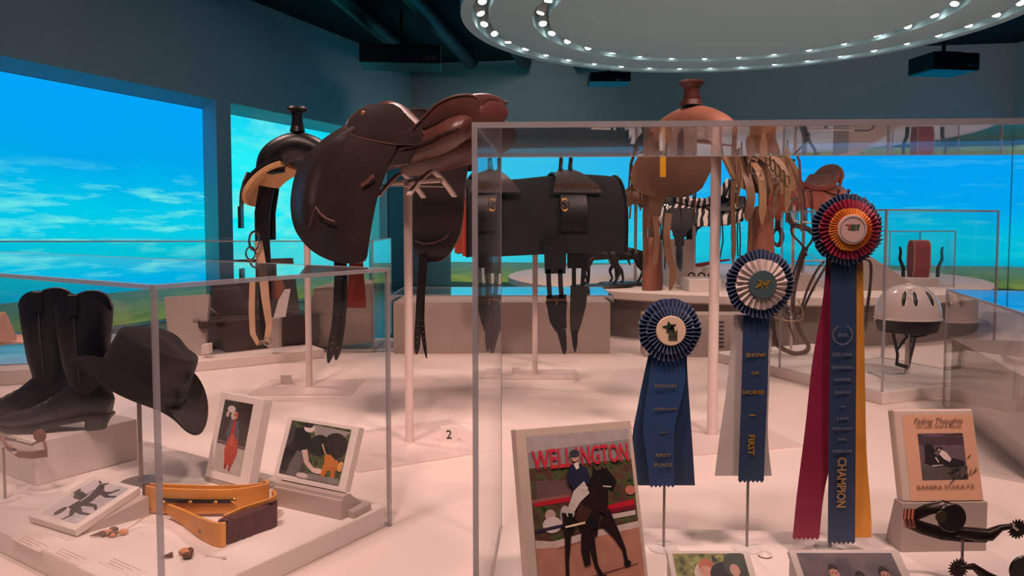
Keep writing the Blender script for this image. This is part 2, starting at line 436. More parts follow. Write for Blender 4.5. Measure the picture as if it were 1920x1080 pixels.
struct(mb.build('wall_left', WALLM, smooth=False))
def recess_screen(Y0, Y1, name, m, label):
    d = 0.3
    a, b = wall_pt(Y0) + ndir * d, wall_pt(Y1) + ndir * d
    g = MB(); g.slab([a + V((0, 0, RB)), b + V((0, 0, RB)), b + V((0, 0, RT - 0.14)), a + V((0, 0, RT - 0.14))], ndir * 0.04)
    o = g.build(name, m, smooth=False); tag(o, label, 'screen')
    g = MB(); a0, b0 = wall_pt(Y0) + ndir * .001, wall_pt(Y1) + ndir * .001
    g.slab([a0 + V((0, 0, RT)), b0 + V((0, 0, RT)), b + V((0, 0, RT - 0.13)), a + V((0, 0, RT - 0.13))], V((0, 0, .1)))
    return g
S1 = screen_mat('prairie_picture_blue', RB, RT, 0.52, 0.95, 3.1, 'blue', 4.2, 0.5)
S2 = screen_mat('prairie_picture_cyan', RB, RT, 0.52, 1.0, 9.7, 'cyan', 2.0, 0.47)
S3 = screen_mat("prairie_picture_azure", 0.1, 3.4, 0.60, 0.35, 5.2, "azure", 4.0, 0.55)
g = recess_screen(YR0, YR1, 'projection_screen', S1, 'huge lit picture of blue sky and green prairie recessed in the left wall')
struct(g.build('trim_1', WALLM, smooth=False))
g = recess_screen(YS0, YS1, 'projection_screen', S2, 'pale cyan sky picture behind the black western saddle')
struct(g.build('trim_2', WALLM, smooth=False))
mb = MB()
for Ya, Yb in ((YS1 + 0.35, LEND - 0.2),):
    wall_piece(mb, Ya, Yb, 0.02, 3.0, -0.03)
struct(mb.build('door_1', mat('teal_grey_door_paint', (96, 112, 118), 0.7, var=0.03), smooth=False))
B0, B1 = V((-2.52, 19.2, 0)), V((11.15, 17.0, 0)); bt = (B1 - B0).normalized(); bn = V((-bt.y, bt.x, 0))
mb = MB(); mb.slab([B0 - bt * 0.5, B1 + bt * 0.5, B1 + bt * 0.5 + V((0, 0, CEIL)), B0 - bt * 0.5 + V((0, 0, CEIL))], bn * 0.2)
struct(mb.build('wall_back', WALLM, smooth=False))
def bpt(px):
    k = (px - 960) / F; t = (k * B0.y - B0.x) / (bt.x - k * bt.y); return B0 + bt * t
q0, q1 = bpt(846), B1 - bt * 0.02
mb = MB(); mb.slab([q0 - bn * 0.03 + V((0, 0, 0.1)), q1 - bn * 0.03 + V((0, 0, 0.1)), q1 - bn * 0.03 + V((0, 0, 3.4)), q0 - bn * 0.03 + V((0, 0, 3.4))], bn * 0.028)
tag(mb.build('projection_screen', S3, smooth=False), 'wide azure sky and prairie picture filling the back wall', 'screen')
W0, W1 = V((11.15, 17.0, 0)), V((15.5, 6.0, 0)); wt = (W1 - W0).normalized(); wn = V((-wt.y, wt.x, 0))
mb = MB(); mb.slab([W0, W1, W1 + V((0, 0, CEIL)), W0 + V((0, 0, CEIL))], wn * 0.2)
mb.slab([W1, W1 + V((0, -10, 0)), W1 + V((0, -10, CEIL)), W1 + V((0, 0, CEIL))], V((0.2, 0, 0)))
struct(mb.build('wall_right', WALLM, smooth=False))
mb = MB(); mb.slab([W0 + wt * 0.05 - wn * 0.03 + V((0, 0, 0.1)), W0 + wt * 9 - wn * 0.03 + V((0, 0, 0.1)), W0 + wt * 9 - wn * 0.03 + V((0, 0, 3.4)), W0 + wt * 0.05 - wn * 0.03 + V((0, 0, 3.4))], wn * 0.028)
tag(mb.build('projection_screen', S3, smooth=False), 'sliver of blue sky picture at the right edge, beyond the corner', 'screen')
mb = MB(); mb.box((2, -4.1, CEIL / 2), (28, 0.2, CEIL)); struct(mb.build('wall_front', WALLM, smooth=False))
mb = MB(); mb.box((2, 8, -0.1), (30, 26, 0.2)); struct(mb.build('floor', FLOORM, smooth=False))
mb = MB(); mb.box((2, 8, CEIL + 0.1), (30, 26, 0.2)); struct(mb.build('ceiling', CEILM, smooth=False))
# ceiling structure: black ducts and beams
random.seed(3)
for k in range(5):
    x = -3.6 + k * 1.25
    mb = MB(); mb.cyl((x, 7 + k, CEIL - 0.22), (x + 1.4, 18, CEIL - 0.22), 0.16, seg=14)
    for j in range(6): 
        t = j / 5; p = V((x, 7 + k, CEIL - 0.22)).lerp(V((x + 1.4, 18, CEIL - 0.22)), t); mb.box(p + V((0, 0, 0.12)), (0.03, 0.03, 0.24))
    tag(mb.build('ceiling_duct', mat('dark_duct_metal', (14, 16, 18), 0.5, var=0.2)), 'dark round duct under the black ceiling, ' + ['nearest the left wall', 'second from the left wall', 'middle one of the five', 'second from the lamp drum', 'nearest the lamp drum'][k], 'duct', 'dark ducts under the black ceiling')

# round ceiling drum with two lamp grooves
dr = thing('ceiling_drum', 'large round white ceiling drum with two rings of small lamps', 'ceiling fixture', (RC.x, RC.y, RZ))
RO = 2.02
def annulus(mb, r0, r1, z, down=True, seg=96):
    vs = []; 
    for k in range(seg):
        a = 2 * PI * k / seg; vs += [V((r0 * math.cos(a), r0 * math.sin(a), z)), V((r1 * math.cos(a), r1 * math.sin(a), z))]
    mb.add(vs, [[2 * k, 2 * ((k + 1) % seg), 2 * ((k + 1) % seg) + 1, 2 * k + 1] for k in range(seg)])
def ring_block(mb, r0, r1, z0, z1, seg=96):
    vs = []
    for k in range(seg):
        a = 2 * PI * k / seg; c, s_ = math.cos(a), math.sin(a)
        vs += [V((r0 * c, r0 * s_, z0)), V((r1 * c, r1 * s_, z0)), V((r1 * c, r1 * s_, z1)), V((r0 * c, r0 * s_, z1))]
    fs = []
    for k in range(seg):
        j = (k + 1) % seg
        for q in range(4): fs.append([4 * k + q, 4 * k + (q + 1) % 4, 4 * j + (q + 1) % 4, 4 * j + q])
    mb.add(vs, fs)
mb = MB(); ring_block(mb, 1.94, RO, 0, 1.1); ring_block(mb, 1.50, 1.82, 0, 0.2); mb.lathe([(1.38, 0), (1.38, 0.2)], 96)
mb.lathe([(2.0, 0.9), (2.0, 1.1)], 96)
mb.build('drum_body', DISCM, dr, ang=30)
mb = MB(); ring_block(mb, 1.82, 1.94, 0.10, 0.2); ring_block(mb, 1.38, 1.50, 0.10, 0.2); mb.build('lamp_groove', GROOVE, dr)
for rr, n, off in ((1.88, 40, 0.05), (1.44, 30, 0.12)):
    for i in range(n):
        a = 2 * PI * (i + off) / n
        c = V((rr * math.cos(a), rr * math.sin(a), 0.035))
        if (RC.y + c.y) < 4.2 : continue       # above the frame
        tl = V((random.uniform(-.35, .35), random.uniform(-.5, .1), 0))
        d = (V((0, 0, -1)) + tl).normalized()
        mb = MB(); mb.tube([c - d * 0.07, c + d * 0.012], 0.032, 14); h = mb.build('lamp', HOUSING, dr)
        mb = MB(); mb.tube([c + d * 0.012, c + d * 0.02], 0.026, 14); mb.build('lens', LAMP, h)
# projectors
def projector(name, label, p, w, d, h, yaw=0, drop=0.5, lensx=0.2):
    t = thing(name, label, 'projector', p, (0, 0, yaw))
    mb = MB(); mb.box((0, 0, h / 2), (w, d, h)); mb.build('housing', BLK, t, False, bevel=0.02)
    mb = MB(); mb.cyl((0, 0, h), (0, 0, h + drop), 0.03); mb.box((0, 0, h + 0.02), (w * .5, d * .5, 0.04)); mb.build('ceiling_mount', BLK, t)
    mb = MB(); mb.lathe([(0.06, 0), (0.08, 0.02), (0.08, 0.1)], 20, (lensx * w, -d / 2, h * .5), 'y'); mb.build('lens', mat('lens_glass', (40, 60, 70), 0.08, var=0), t)
    mb = MB()
    for k in range(5): mb.box((w * (.28 + .035 * k), -d / 2 - 0.004, h * .3), (0.012, 0.008, h * .25))
    mb.build('vent', mat('pale_grey_plastic', (130, 135, 138), .5, var=0), t, False)
p = at(1768, 138, 12.0); projector('projector', 'large black projector hanging at the right below the lamp drum', p, 0.78, 0.6, 0.27, 0.15, CEIL - p.z - 0.27)
p = at(1141, 158, 15.0); projector('projector', 'black projector hanging directly below the rim of the lamp drum', p, 0.78, 0.6, 0.18, 0, CEIL - p.z - .18)
p = at(753, 126, 14.5); projector('projector', 'long black projector box below the black ceiling, left of the lamp drum', p, 1.5, 0.8, 0.34, 0.1, CEIL - p.z - .34)

# ------------------------------------------------------------------ platform and plinths
def plinth(name, label, pts, z0, z1, m=None, cat='plinth', bevel=0.003, group=None):
    c = sum((V((p[0], p[1], 0)) for p in pts), V()) / len(pts); c.z = z0
    mb = MB(); mb.prism([(p[0] - c.x, p[1] - c.y) for p in pts], 0, z1 - z0)
    o = mb.build(name, m or WHITE, None, False, bevel=bevel); o.location = c
    return tag(o, label, cat, group)
plinth('display_platform', 'huge white raised platform carrying every case and saddle stand', [(-4.4, 1.0), (4.2, 1.0), (4.2, 7.9), (0.6, 7.9), (0.58, 4.62), (-1.0, 4.62), (-4.4, 5.0)], 0.0, PLAT, PEARL, 'platform')
def acrylic_case(label, o, e1, e2, w, d, z0, z1, th=0.007):
    """o: corner, e1,e2 unit dirs; origin at the corner"""
    e1 = V((e1[0], e1[1], 0)).normalized(); e2 = V((e2[0], e2[1], 0)).normalized()
    h = z1 - z0
    t = thing('acrylic_case', label, 'display case', (o[0], o[1], z0), (0, 0, math.atan2(e1.y, e1.x)))
    sg = 1 if e1.cross(e2).z > 0 else -1
    def B(x0, x1, y0, y1, za, zb, name, m=ACR):
        mb = MB(); mb.box(((x0 + x1) / 2, sg * (y0 + y1) / 2, (za + zb) / 2), (x1 - x0, y1 - y0, zb - za)); return mb.build(name, m, t, False)
    B(0, w, 0, th, 0, h - th, 'side_panel'); B(0, w, d - th, d, 0, h - th, 'side_panel')
    B(0, th, th, d - th, 0, h - th, 'side_panel'); B(w - th, w, th, d - th, 0, h - th, 'side_panel')
    B(0, w, 0, d, h - th, h, 'top_panel')
    e = 0.0006
    for x in (0, w - th):
        for y in (0, d - th): B(x - e, x + th + e, y - e, y + th + e, 0, h - th - .001, 'polished_edge', EDGE)
    for y in (0, d - th): B(-e, w + e, y - e, y + th + e, h - th - .0006, h + .0006, 'polished_edge', EDGE)
    for x in (0, w - th): B(x - e, x + th + e, th, d - th, h - th - .0006, h + .0006, 'polished_edge', EDGE)
    return t
def quad(o, e1, e2, w, d):
    o = V((o[0], o[1], 0)); e1 = V((e1[0], e1[1], 0)).normalized() * w; e2 = V((e2[0], e2[1], 0)).normalized() * d
    return [o, o + e1, o + e1 + e2, o + e2]
def inset(o, e1, e2, k):
    e1 = V((e1[0], e1[1], 0)).normalized(); e2 = V((e2[0], e2[1], 0)).normalized(); return V((o[0], o[1], 0)) + (e1 + e2) * k
# near left case
LN = V((-0.591, 1.243, 0)); LE1 = V((0.545, 0.839, 0)); LE2 = V((-0.839, 0.545, 0))
LTOP = EYE - 0.1007
acrylic_case('clear acrylic case at the left over the black boots and hat', LN, LE1, LE2, 0.572, 1.95, PLAT, LTOP)
plinth('display_deck', 'low white deck under the boots, hat and tilted photographs', quad(inset(LN, LE1, LE2, 0.009), LE1, LE2, 0.554, 1.932), PLAT, DECK)
# near right case
RN = V((-0.0585, 1.122, 0)); RE1 = V((1, -0.0575, 0)); RE2 = V((0.0575, 1, 0))
RTOP = EYE + 0.1486
acrylic_case('clear acrylic case at the right over the award rosettes', RN, RE1, RE2, 1.25, 0.50, PLAT, RTOP)
plinth('display_deck', 'low white deck under the rosettes, magazine and spurs', quad(inset(RN, RE1, RE2, 0.009), RE1, RE2, 1.232, 0.482), PLAT, DECK)
# long low case in the middle distance
plinth('case_base', 'long pinkish grey base in the middle distance behind the saddle stands', [(-0.64, 4.06), (0.53, 4.06), (0.53, 4.58), (-0.64, 4.58)], PLAT, 1.13, GREYB)
acrylic_case('low clear cover over the long base behind the saddle stands', (-0.655, 4.045), (1, 0), (0, 1), 1.2, 0.555, 1.131, 1.168, 0.005)
# helmet case
HA = V((1.434, 2.90, 0)); HE1 = V((0.278, 0.12, 0)).normalized(); HE2 = V((-0.12, 0.278, 0)).normalized()
plinth('display_deck', 'low pale deck under the white helmet and the hanging bridle', quad(HA, HE1, HE2, 0.67, 1.02), PLAT, DECK)
acrylic_case('tall clear acrylic case around the white riding helmet', inset(HA, HE1, HE2, 0.006), HE1, HE2, 0.65, 0.56, DECK, 1.607, 0.006)
# right block with its case
PB = V((1.668, 2.90, 0)); QB = V((1.42, 2.06, 0)); be = (QB - PB).normalized(); bf = V((-be.y, be.x, 0))
plinth('case_base', 'pinkish grey block at the right edge beside the helmet', quad(PB + bf * 0.02 + be * 0.02, be, bf, 0.9, 0.8), PLAT, 1.114, GREYB)
acrylic_case('clear cover over the block at the right edge', PB, be, bf, 0.94, 0.84, PLAT, 1.30, 0.006)
# round display platform behind
DC = V((1.73, 5.95))
rp = thing('round_display_platform', 'round pale display table behind the saddles with a dark drum base', 'display table', (DC.x, DC.y, PLAT))
mb = MB(); mb.lathe([(1.66, 0), (1.66, 0.24)], 96); mb.build('drum_base', DRUMB, rp, ang=30)
mb = MB(); mb.lathe([(1.74, 0.24), (1.76, 0.25), (1.76, 0.29), (1.74, 0.30)], 96); mb.build('table_top', PEARL, rp, ang=30)
RPZ = PLAT + 0.30
plinth('vent_box', 'pale box with a slotted vent standing before the round table', [(0.70, 3.96), (1.24, 3.96), (1.24, 4.1), (0.70, 4.1)], PLAT, 1.075, GREYB, 'box')
mb = MB()
c = at(1349, 590, 3.96)
for k in range(7):
    pz = at(1349, 604 + k * 7.6, 3.96); mb.box((pz.x, 3.957, pz.z), (0.045, 0.006, 0.006))
vo = mb.build('vent_slots', BLK, None, False)
vb = bpy.data.objects['vent_box']; vo.parent = vb; vo.location = -vb.location
# left middle distance: low deck, leaning board, dark chest, grey box, white card
LDK = [onz(270, 708, PLAT), onz(640, 668, PLAT)]
u = (LDK[1] - LDK[0]).normalized(); w = V((-u.y, u.x, 0))
plinth('display_deck', 'low deck in the left middle distance under the dark chest', [LDK[0] - u * .25, LDK[0] + u * 0.86, LDK[0] + u * 0.86 + w * 0.85, LDK[0] - u * .25 + w * 0.85], PLAT, DECK, PEARL)
def placed(name, label, cat, quadpx, Y, th, m, lean=0.0, bevel=0.003):
    """upright board: quadpx = bottom-left, bottom-right, top-right, top-left pixels"""
    q = [at(quadpx[0][0], quadpx[0][1], Y), at(quadpx[1][0], quadpx[1][1], Y), at(quadpx[2][0], quadpx[2][1], Y + lean), at(quadpx[3][0], quadpx[3][1], Y + lean)]
    c = (q[0] + q[1]) / 2; n = (q[1] - q[0]).cross(q[3] - q[0]).normalized()
    mb = MB(); mb.slab([p - c for p in q], -n * th); o = mb.build(name, m, None, False, bevel=bevel); o.location = c
    return tag(o, label, cat)
placed('leaning_board', 'plain pinkish board leaning behind the black hat', 'board', [(318, 667), (384, 667), (392, 551), (307, 557)], 3.72, 0.03, GREYB, 0.12)
placed('card_block', 'small pale block standing before the leaning board', 'block', [(377, 665), (391, 664), (391, 645), (377, 647)], 3.65, 0.05, WHITE)
ch = thing('dark_chest', 'dark brown open chest with a raised lid in the left middle distance', 'chest', at(480, 656, 3.83))
DKW = mat('dark_walnut', (66, 52, 48), 0.5, var=0.15, scale=5)
def local_slab(parent, name, q, th, m, bevel=0.002):
    c = V(parent.location); n = (q[1] - q[0]).cross(q[3] - q[0]).normalized()
    mb = MB(); mb.slab([p - c for p in q], -n * th); return mb.build(name, m, parent, False, bevel=bevel)
zc = DECK
q = [onz(437, 660, zc), onz(600, 642, zc)]
c0 = V(ch.location)
uu = (q[1] - q[0]).normalized(); ww = V((-uu.y, uu.x, 0))
mb = MB(); mb.slab([p - c0 for p in (q[0] - uu * 0.03, q[1], q[1] + V((0, 0, 0.16)), q[0] - uu * 0.09 + V((0, 0, 0.16)))], ww * 0.28); mb.build('chest_body', DKW, ch, False, bevel=0.004)
b0 = q[0] - uu * 0.02 + ww * 0.25 + V((0, 0, 0.16)); b1 = q[1] + ww * 0.25 + V((0, 0, 0.16))
mb = MB(); mb.slab([p - c0 for p in (b0, b1, b1 + ww * 0.16 + uu * 0.04 + V((0, 0, 0.29)), b0 + ww * 0.16 + uu * 0.07 + V((0, 0, 0.29)))], ww * 0.03); mb.build('chest_lid', DKW, ch, False, bevel=0.003)
mb = MB(); mb.slab([p - c0 for p in (q[0] - uu * 0.15 + V((0, 0, 0.13)), q[0] - uu * 0.03 + V((0, 0, 0.13)), q[0] - uu * 0.03 + V((0, 0, 0.165)), q[0] - uu * 0.15 + V((0, 0, 0.165)))], ww * 0.22); mb.build('folding_tray', DKW, ch, False, bevel=0.002)
mb = MB()
for k in range(3): mb.box(q[0] - c0 + uu * (-0.15 + 0.05 * k) + ww * 0.08 + V((0, 0, 0.17)), (0.03, 0.02, 0.01))
mb.tube([q[0] - c0 + ww * 0.2 + V((0, 0, 0.17)), q[0] - c0 - uu * 0.06 + ww * 0.2 + V((0, 0, 0.23))], 0.004); mb.build('fittings', CHROME, ch, False)
placed('white_card', 'small white card propped against the dark chest', 'card', [(512, 597), (535, 594), (545, 541), (527, 543)], 3.78, 0.006, WHITE, 0.05)
placed('small_block', 'small grey block below the white card', 'block', [(502, 654), (524, 652), (524, 596), (504, 597)], 3.77, 0.04, GREYB)
placed('grey_box', 'grey box standing upright behind the riding saddle girth straps', 'box', [(570, 655), (697, 642), (697, 531), (588, 540)], 4.2, 0.3, GREYB)
acrylic_case('clear case behind the left case around the dark chest', (-3.3, 4.02), (1, 0.03), (-0.03, 1), 2.55, 0.75, PLAT, EYE - 0.09, 0.006)
# far left low case
plinth('case_base', 'pale low base at the left edge below the tan hat', [(-2.9, 3.0), (-2.08, 3.3), (-2.2, 3.75), (-3.0, 3.6)], PLAT, 0.915, WHITE)
acrylic_case('low clear cover at the left edge below the tan hat', (-2.92, 2.97), (0.82, 0.3), (-0.3, 0.82), 0.92, 0.62, 0.916, 0.945, 0.005)

# ------------------------------------------------------------------ stands and saddles
def stand(name, label, foot_px, top_z, plate=(0.34, 0.26), r=0.0125, yaw=0.0, group=None, zbase=PLAT, cradle=None, loc=None):
    p = onz(foot_px[0], foot_px[1], zbase) if loc is None else V(loc)
    t = thing(name, label, 'stand', (p.x, p.y, zbase), (0, 0, yaw), group)
    mb = MB(); mb.box((0, 0, 0.003), (plate[0], plate[1], 0.006)); mb.build('base_plate', POLE, t, False, bevel=0.001)
    mb = MB(); mb.cyl((0, 0, 0.006), (0, 0, top_z - zbase), r, seg=16); mb.build('pole', POLE, t)
    if cradle:
        w, l, drop = cradle   # half width, half length, drop of arched arms; runs along local x
        h = top_z - zbase
        for x in (-l, l):
            mb = MB(); mb.strap([(x, w * s_, h + 0.012 - drop * abs(s_) ** 1.5) for s_ in (-1, -.8, -.6, -.4, -.2, 0, .2, .4, .6, .8, 1)], 0.026, 0.006, (1, 0, 0)); mb.build('cradle_arm', POLE, t)
        mb = MB(); mb.box((0, 0, h + 0.002), (2 * l, 0.02, 0.01)); mb.build('cradle_bar', POLE, t, False)
    return t

# --- the big riding saddle -------------------------------------------------
SO = at(768, 343, 2.42); SYAW = math.radians(136)
sad = thing('riding_saddle', 'large dark brown leather riding saddle with long flaps on the nearest white pole', 'saddle', SO, (0, 0, SYAW))
SM = Matrix.Translation(SO) @ Matrix.Rotation(SYAW, 4, 'Z'); SI = SM.inverted()
def SL(px, py, s):
    """point in saddle space on the plane y=s seen at pixel px,py"""
    r = ray(px, py); d = SI.to_3x3() @ r; o = SI @ CAM
    return o + d * ((s - o.y) / d.y)
def interp(rows, v):
    v = v * (len(rows) - 1); i = min(int(v), len(rows) - 2); t = v - i
    p0 = rows[max(i - 1, 0)]; p1 = rows[i]; p2 = rows[i + 1]; p3 = rows[min(i + 2, len(rows) - 1)]
    return [0.5 * ((2 * b) + (-a + c) * t + (2 * a - 5 * b + 4 * c - d) * t * t + (-a + 3 * b - 3 * c + d) * t ** 3) for a, b, c, d in zip(p0, p1, p2, p3)]
def pxsheet(mb, rows, nu, nv, th, roll=None):
    """rows: (y, x_left, x_right, s_left, s_right)"""
    def fn(u, v):
        y, xl, xr, sl, sr = interp(rows, v); px = xl + (xr - xl) * u; s_ = sl + (sr - sl) * u
        if roll: s_ += roll(u, v)
        return SL(px, y, s_)
    mb.sheet(fn, nu, nv, th)
def g_(x, c, w): return math.exp(-((x - c) / w) ** 2)
near = [(232, 655, 765, .10, .10), (258, 612, 752, .13, .125), (290, 577, 738, .165, .15), (325, 556, 722, .19, .17), (365, 547, 708, .21, .19), (400, 547, 700, .222, .205), (432, 555, 694, .23, .215), (458, 573, 690, .236, .225), (476, 594, 688, .238, .23), (488, 618, 684, .24, .235), (494, 640, 672, .24, .238)]
mb = MB(); pxsheet(mb, near, 40, 50, 0.006, lambda u, v: 0.022 * g_(u, 0.15 + 0.05 * v, 0.11) * max(0, min(1, (0.62 - v) * 6)) * min(1, v * 8) + 0.006 * g_(u, .5, .18) * math.sin(v * PI))
fl = mb.build('flap', DKLEATH, sad)
# seam lines and keeper on the near flap
mb = MB()
def line_on(pts, s0, off=0.006): return [SL(x, y, s + off) for x, y, s in pts]
mb.tube(line_on([(592, 388, .236), (600, 400, .236), (612, 410, .236), (628, 416, .234)], 0), 0.0028, 6)
mb.tube(line_on([(590, 392, .236), (584, 410, .236), (580, 425, .238)], 0), 0.002, 6)
mb.build('seam', PIPING, fl)
mb = MB(); mb.strap(line_on([(678, 348, .19), (690, 340, .188), (700, 330, .185)], 0, 0.008), 0.012, 0.004, (0, 0, 1)); mb.build('keeper', PIPING, fl)
far = [(300, 778, 878, -.13, -.13), (335, 777, 874, -.16, -.15), (370, 775, 870, -.18, -.17), (405, 775, 868, -.19, -.18), (440, 775, 862, -.20, -.19), (465, 778, 850, -.20, -.195), (482, 787, 838, -.205, -.20), (491, 800, 822, -.205, -.20)]
mb = MB(); pxsheet(mb, far, 30, 40, 0.006); ff = mb.build('flap', DKLEATH, sad)
mb = MB(); mb.tube([SL(x, y, -.190) for x, y in ((778, 452), (795, 457), (815, 455), (835, 446), (850, 430))], 0.003, 6); mb.build('seam', PIPING, ff)
# seat: lofted cross sections from pommel (front) to cantle (rear)
st = [(.150, .215, .012, .05), (.135, .243, .026, .07), (.11, .258, .038, .08), (.07, .248, .048, .085), (.03, .218, .060, .075), (-.03, .182, .078, .055), (-.09, .162, .098, .042), (-.15, .158, .116, .044), (-.20, .170, .124, .058), (-.245, .192, .124, .078), (-.285, .216, .114, .098), (-.315, .232, .096, .108), (-.338, .236, .070, .105), (-.350, .222, .036, .085)]
def seatpt(u, v):
    x, z, w, th = interp(st, v)
    if x < -.2: x = -.2 + (x + .2) * 1.18
    a = 2 * PI * u; c, s_ = math.cos(a), math.sin(a)
    y = w * (abs(c) ** 0.75) * (1 if c > 0 else -1)
    k = min(1, max(0, (-x - .03) / .25))
    if s_ >= 0: zz = z + (0.012 * s_ * (1 - k)) - 0.020 * k * (1 - abs(y / max(w, 1e-4)) ** 2) * math.sin(min(1, s_ * 2) * PI / 2)
    else: zz = z + th * s_ * 0.9
    dm = min(1, max(0, (-x - .27) / .08))
    if s_ >= 0: zz += dm * (.034 * (1 - (y / max(w, 1e-4)) ** 2) * math.sin(min(1, s_ * 2) * PI / 2) - .012)
    else: zz -= dm * .012
    zz -= (1 - k) * 0.9 * y * y / 0.05 * 0.15 + 0.0
    return V((x, y, zz))
mb = MB(); mb.grid(seatpt, 40, 60, True)
mb.add([seatpt(i / 40, 0) for i in range(40)], [list(range(40))]); mb.add([seatpt(i / 40, 1) for i in range(40)], [list(range(40))[::-1]])
seat = mb.build('seat', SEATLEATH, sad)
# piping around seat edge
mb = MB()
for sg in (-1, 1):
    mb.tube([seatpt(0.0 if sg > 0 else 0.5, 0.06 + 0.9 * k / 40) + V((0, sg * 0.002, 0.002)) for k in range(41)], 0.0028, 6)
mb.build('piping', PIPING, seat)
mb = MB(); mb.ball((-.372, -.01, .188), (.010, .058, .034)); mb.build('cantle_patch', mat('worn_red_brown_suede', (98, 52, 46), .6, var=.1), seat)
# oval patch behind the cantle
mb = MB()
def ov(u, v):
    a = 2 * PI * u; r = v; px = 897 + 41 * r * math.cos(a); py = 213 + 30 * r * math.sin(a)
    P = at(px, py, 2.13 + 0.012 * (r ** 2)); return SI @ P
# skirts (small flaps over the stirrup bars)
def skirt(sg):
    rows = [(196, 700, 738, .06), (204, 678, 752, .075), (216, 663, 762, .09), (230, 652, 776, .105), (243, 650, 790, .118), (254, 662, 797, .128), (264, 700, 795, .135), (271, 740, 785, .14)]
    R = [(y, a, b, s, s) for y, a, b, s in rows]
    mb = MB()
    def fn(u, v):
        y, xl, xr, sl, sr = interp(R, v); p = SL(xl + (xr - xl) * u, y, sl); return V((p.x, sg * p.y, p.z))
    if sg > 0: mb.sheet(fn, 24, 24, 0.005)
    else: mb.sheet(lambda u, v: fn(1 - u, v), 24, 24, 0.005)
    k = mb.build('skirt', DKLEATH, sad)
    mb = MB(); mb.tube([fn(1 if False else 0, i / 20) + V((0, sg * 0.002, 0)) for i in range(21)] + [fn(i / 12, 1) for i in range(1, 13)] + [fn(1, 1 - i / 20) for i in range(1, 16)], 0.0024, 6); mb.build('piping', PIPING, k)
    return k
k1 = skirt(1); skirt(-1)
mb = MB(); p = SL(680, 212, .088); mb.ball(p, (0.011, 0.006, 0.008)); mb.build('brass_stud', mat('polished_brass_stud', (255, 170, 100), .2, metal=.8, var=0, emit=None), k1)
# pommel roll joining both sides
mb = MB(); mb.tube([V((.11, .115, .14)), V((.12, .095, .18)), V((.13, .068, .215)), V((.136, .036, .240)), V((.138, 0, .250)), V((.136, -.036, .240)), V((.13, -.068, .215)), V((.12, -.095, .18)), V((.11, -.115, .14))], [.010, .012, .014, .016, .017, .016, .014, .012, .010], 14); mb.build('pommel', DKLEATH, sad)
# panels under the seat with gusseted rear ends
for sg in (1, -1):
    mb = MB()
    secs = [(-.365, .140, .024, .016), (-.35, .136, .046, .034), (-.31, .128, .060, .044), (-.25, .112, .060, .046), (-.15, .10, .060, .045), (-.05, .085, .05, .045), (.06, .08, .045, .05), (.13, .07, .03, .04)]
    rings = []
    for x, z, w, h in [interp(secs, k / 20) for k in range(21)]:
        rings.append([V((x, sg * (.085 + w * .9 * math.cos(2 * PI * j / 20) * 1.0), z - .25 * w * math.cos(2 * PI * j / 20) + h * math.sin(2 * PI * j / 20))) for j in range(20)])
    mb.loft(rings); pn = mb.build('panel', SEATLEATH, sad)
    mb = MB(); mb.tube([r_[0] + V((0, sg * .001, 0)) for r_ in rings[1:-1]] , .003, 6); mb.build('piping', DKLEATH, pn)
# connecting leather between panel and flaps (sweat flaps)
for sg in (1, -1):
    mb = MB(); mb.sheet(lambda u, v: V((.10 - .30 * u, sg * (.075 + .085 * v), .16 - .12 * v ** 1.3)), 16, 12, .005); mb.build('sweat_flap', DKLEATH, sad)
# girth straps
def billet(px, s, w):
    mb = MB(); pts = [SL(x, y, s) for x, y in px]; n = len(pts)
    side = (SI.to_3x3() @ V((1, 0, 0)))
    mb.strap(pts, [w] * (n - 2) + [w * .85, w * .25], .005, side)
    o = mb.build('girth_strap', BKLEATH, sad)
    mb = MB(); nn = SI.to_3x3() @ V((0, -1, 0))
    for k in range(5):
        a = pts[-4].lerp(pts[-2], k / 5); mb.cyl(a + nn * .0024, a + nn * .0034, .0018, seg=8)
    mb.build('hole_rivets', CHROME, o)
billet([(634, 470), (635, 520), (633, 570), (630, 610), (624, 640), (619, 665), (616, 680)], .225, .026)
billet([(641, 470), (644, 520), (643, 570), (640, 610), (636, 640), (632, 662), (630, 675)], .21, .024)
billet([(793, 475), (790, 520), (787, 560), (785, 600), (783, 630), (782, 652), (781, 664)], -.19, .024)
billet([(800, 475), (796, 520), (793, 560), (792, 600), (794, 630), (797, 655), (800, 672)], -.20, .014)
mb = MB(); side = SI.to_3x3() @ V((1, 0, 0))
mb.strap([SL(668, y, .12) for y in (480, 500, 520, 540, 560, 577)], [.04, .045, .05, .056, .062, .064], .006, side); mb.build('red_brown_trapezoid', REDLEATH, sad)['label'] = 'red-brown hanging trapezoid'  # unidentified red-brown trapezoid, attached to the saddle
mb = MB(); mb.strap([SL(x, y, -.10) for x, y in ((862, 400), (868, 425), (876, 450), (884, 475))], [.02, .05, .06, .03], .006, side)
rf = mb.build('orange_lining', mat('orange_red_lining', (176, 70, 44), .6), sad)
bpy.data.objects.remove(rf)
stand('saddle_stand', 'nearest and tallest white pole stand carrying the big riding saddle', (768, 832), SO.z + .01, (0.46, 0.40), 0.0135, 0.5, cradle=None)
ss = bpy.data.objects['saddle_stand']
h = SO.z - PLAT
RR = Matrix.Rotation(SYAW - 0.5, 3, 'Z')
for x in (-.12, .03):
    mb = MB(); mb.strap([RR @ V((x, .09 * s_, h + .03 - .075 * abs(s_) ** 1.3)) for s_ in [k / 8 - 1 for k in range(17)]], .022, .006, RR @ V((1, 0, 0))); mb.build('cradle_arm', POLE, ss)
mb = MB(); mb.tube([RR @ V((-.16, 0, h)), RR @ V((.08, 0, h))], .008); mb.tube([at(700, 347, 2.36) - V(ss.location), at(832, 350, 2.36) - V(ss.location)], .0025)
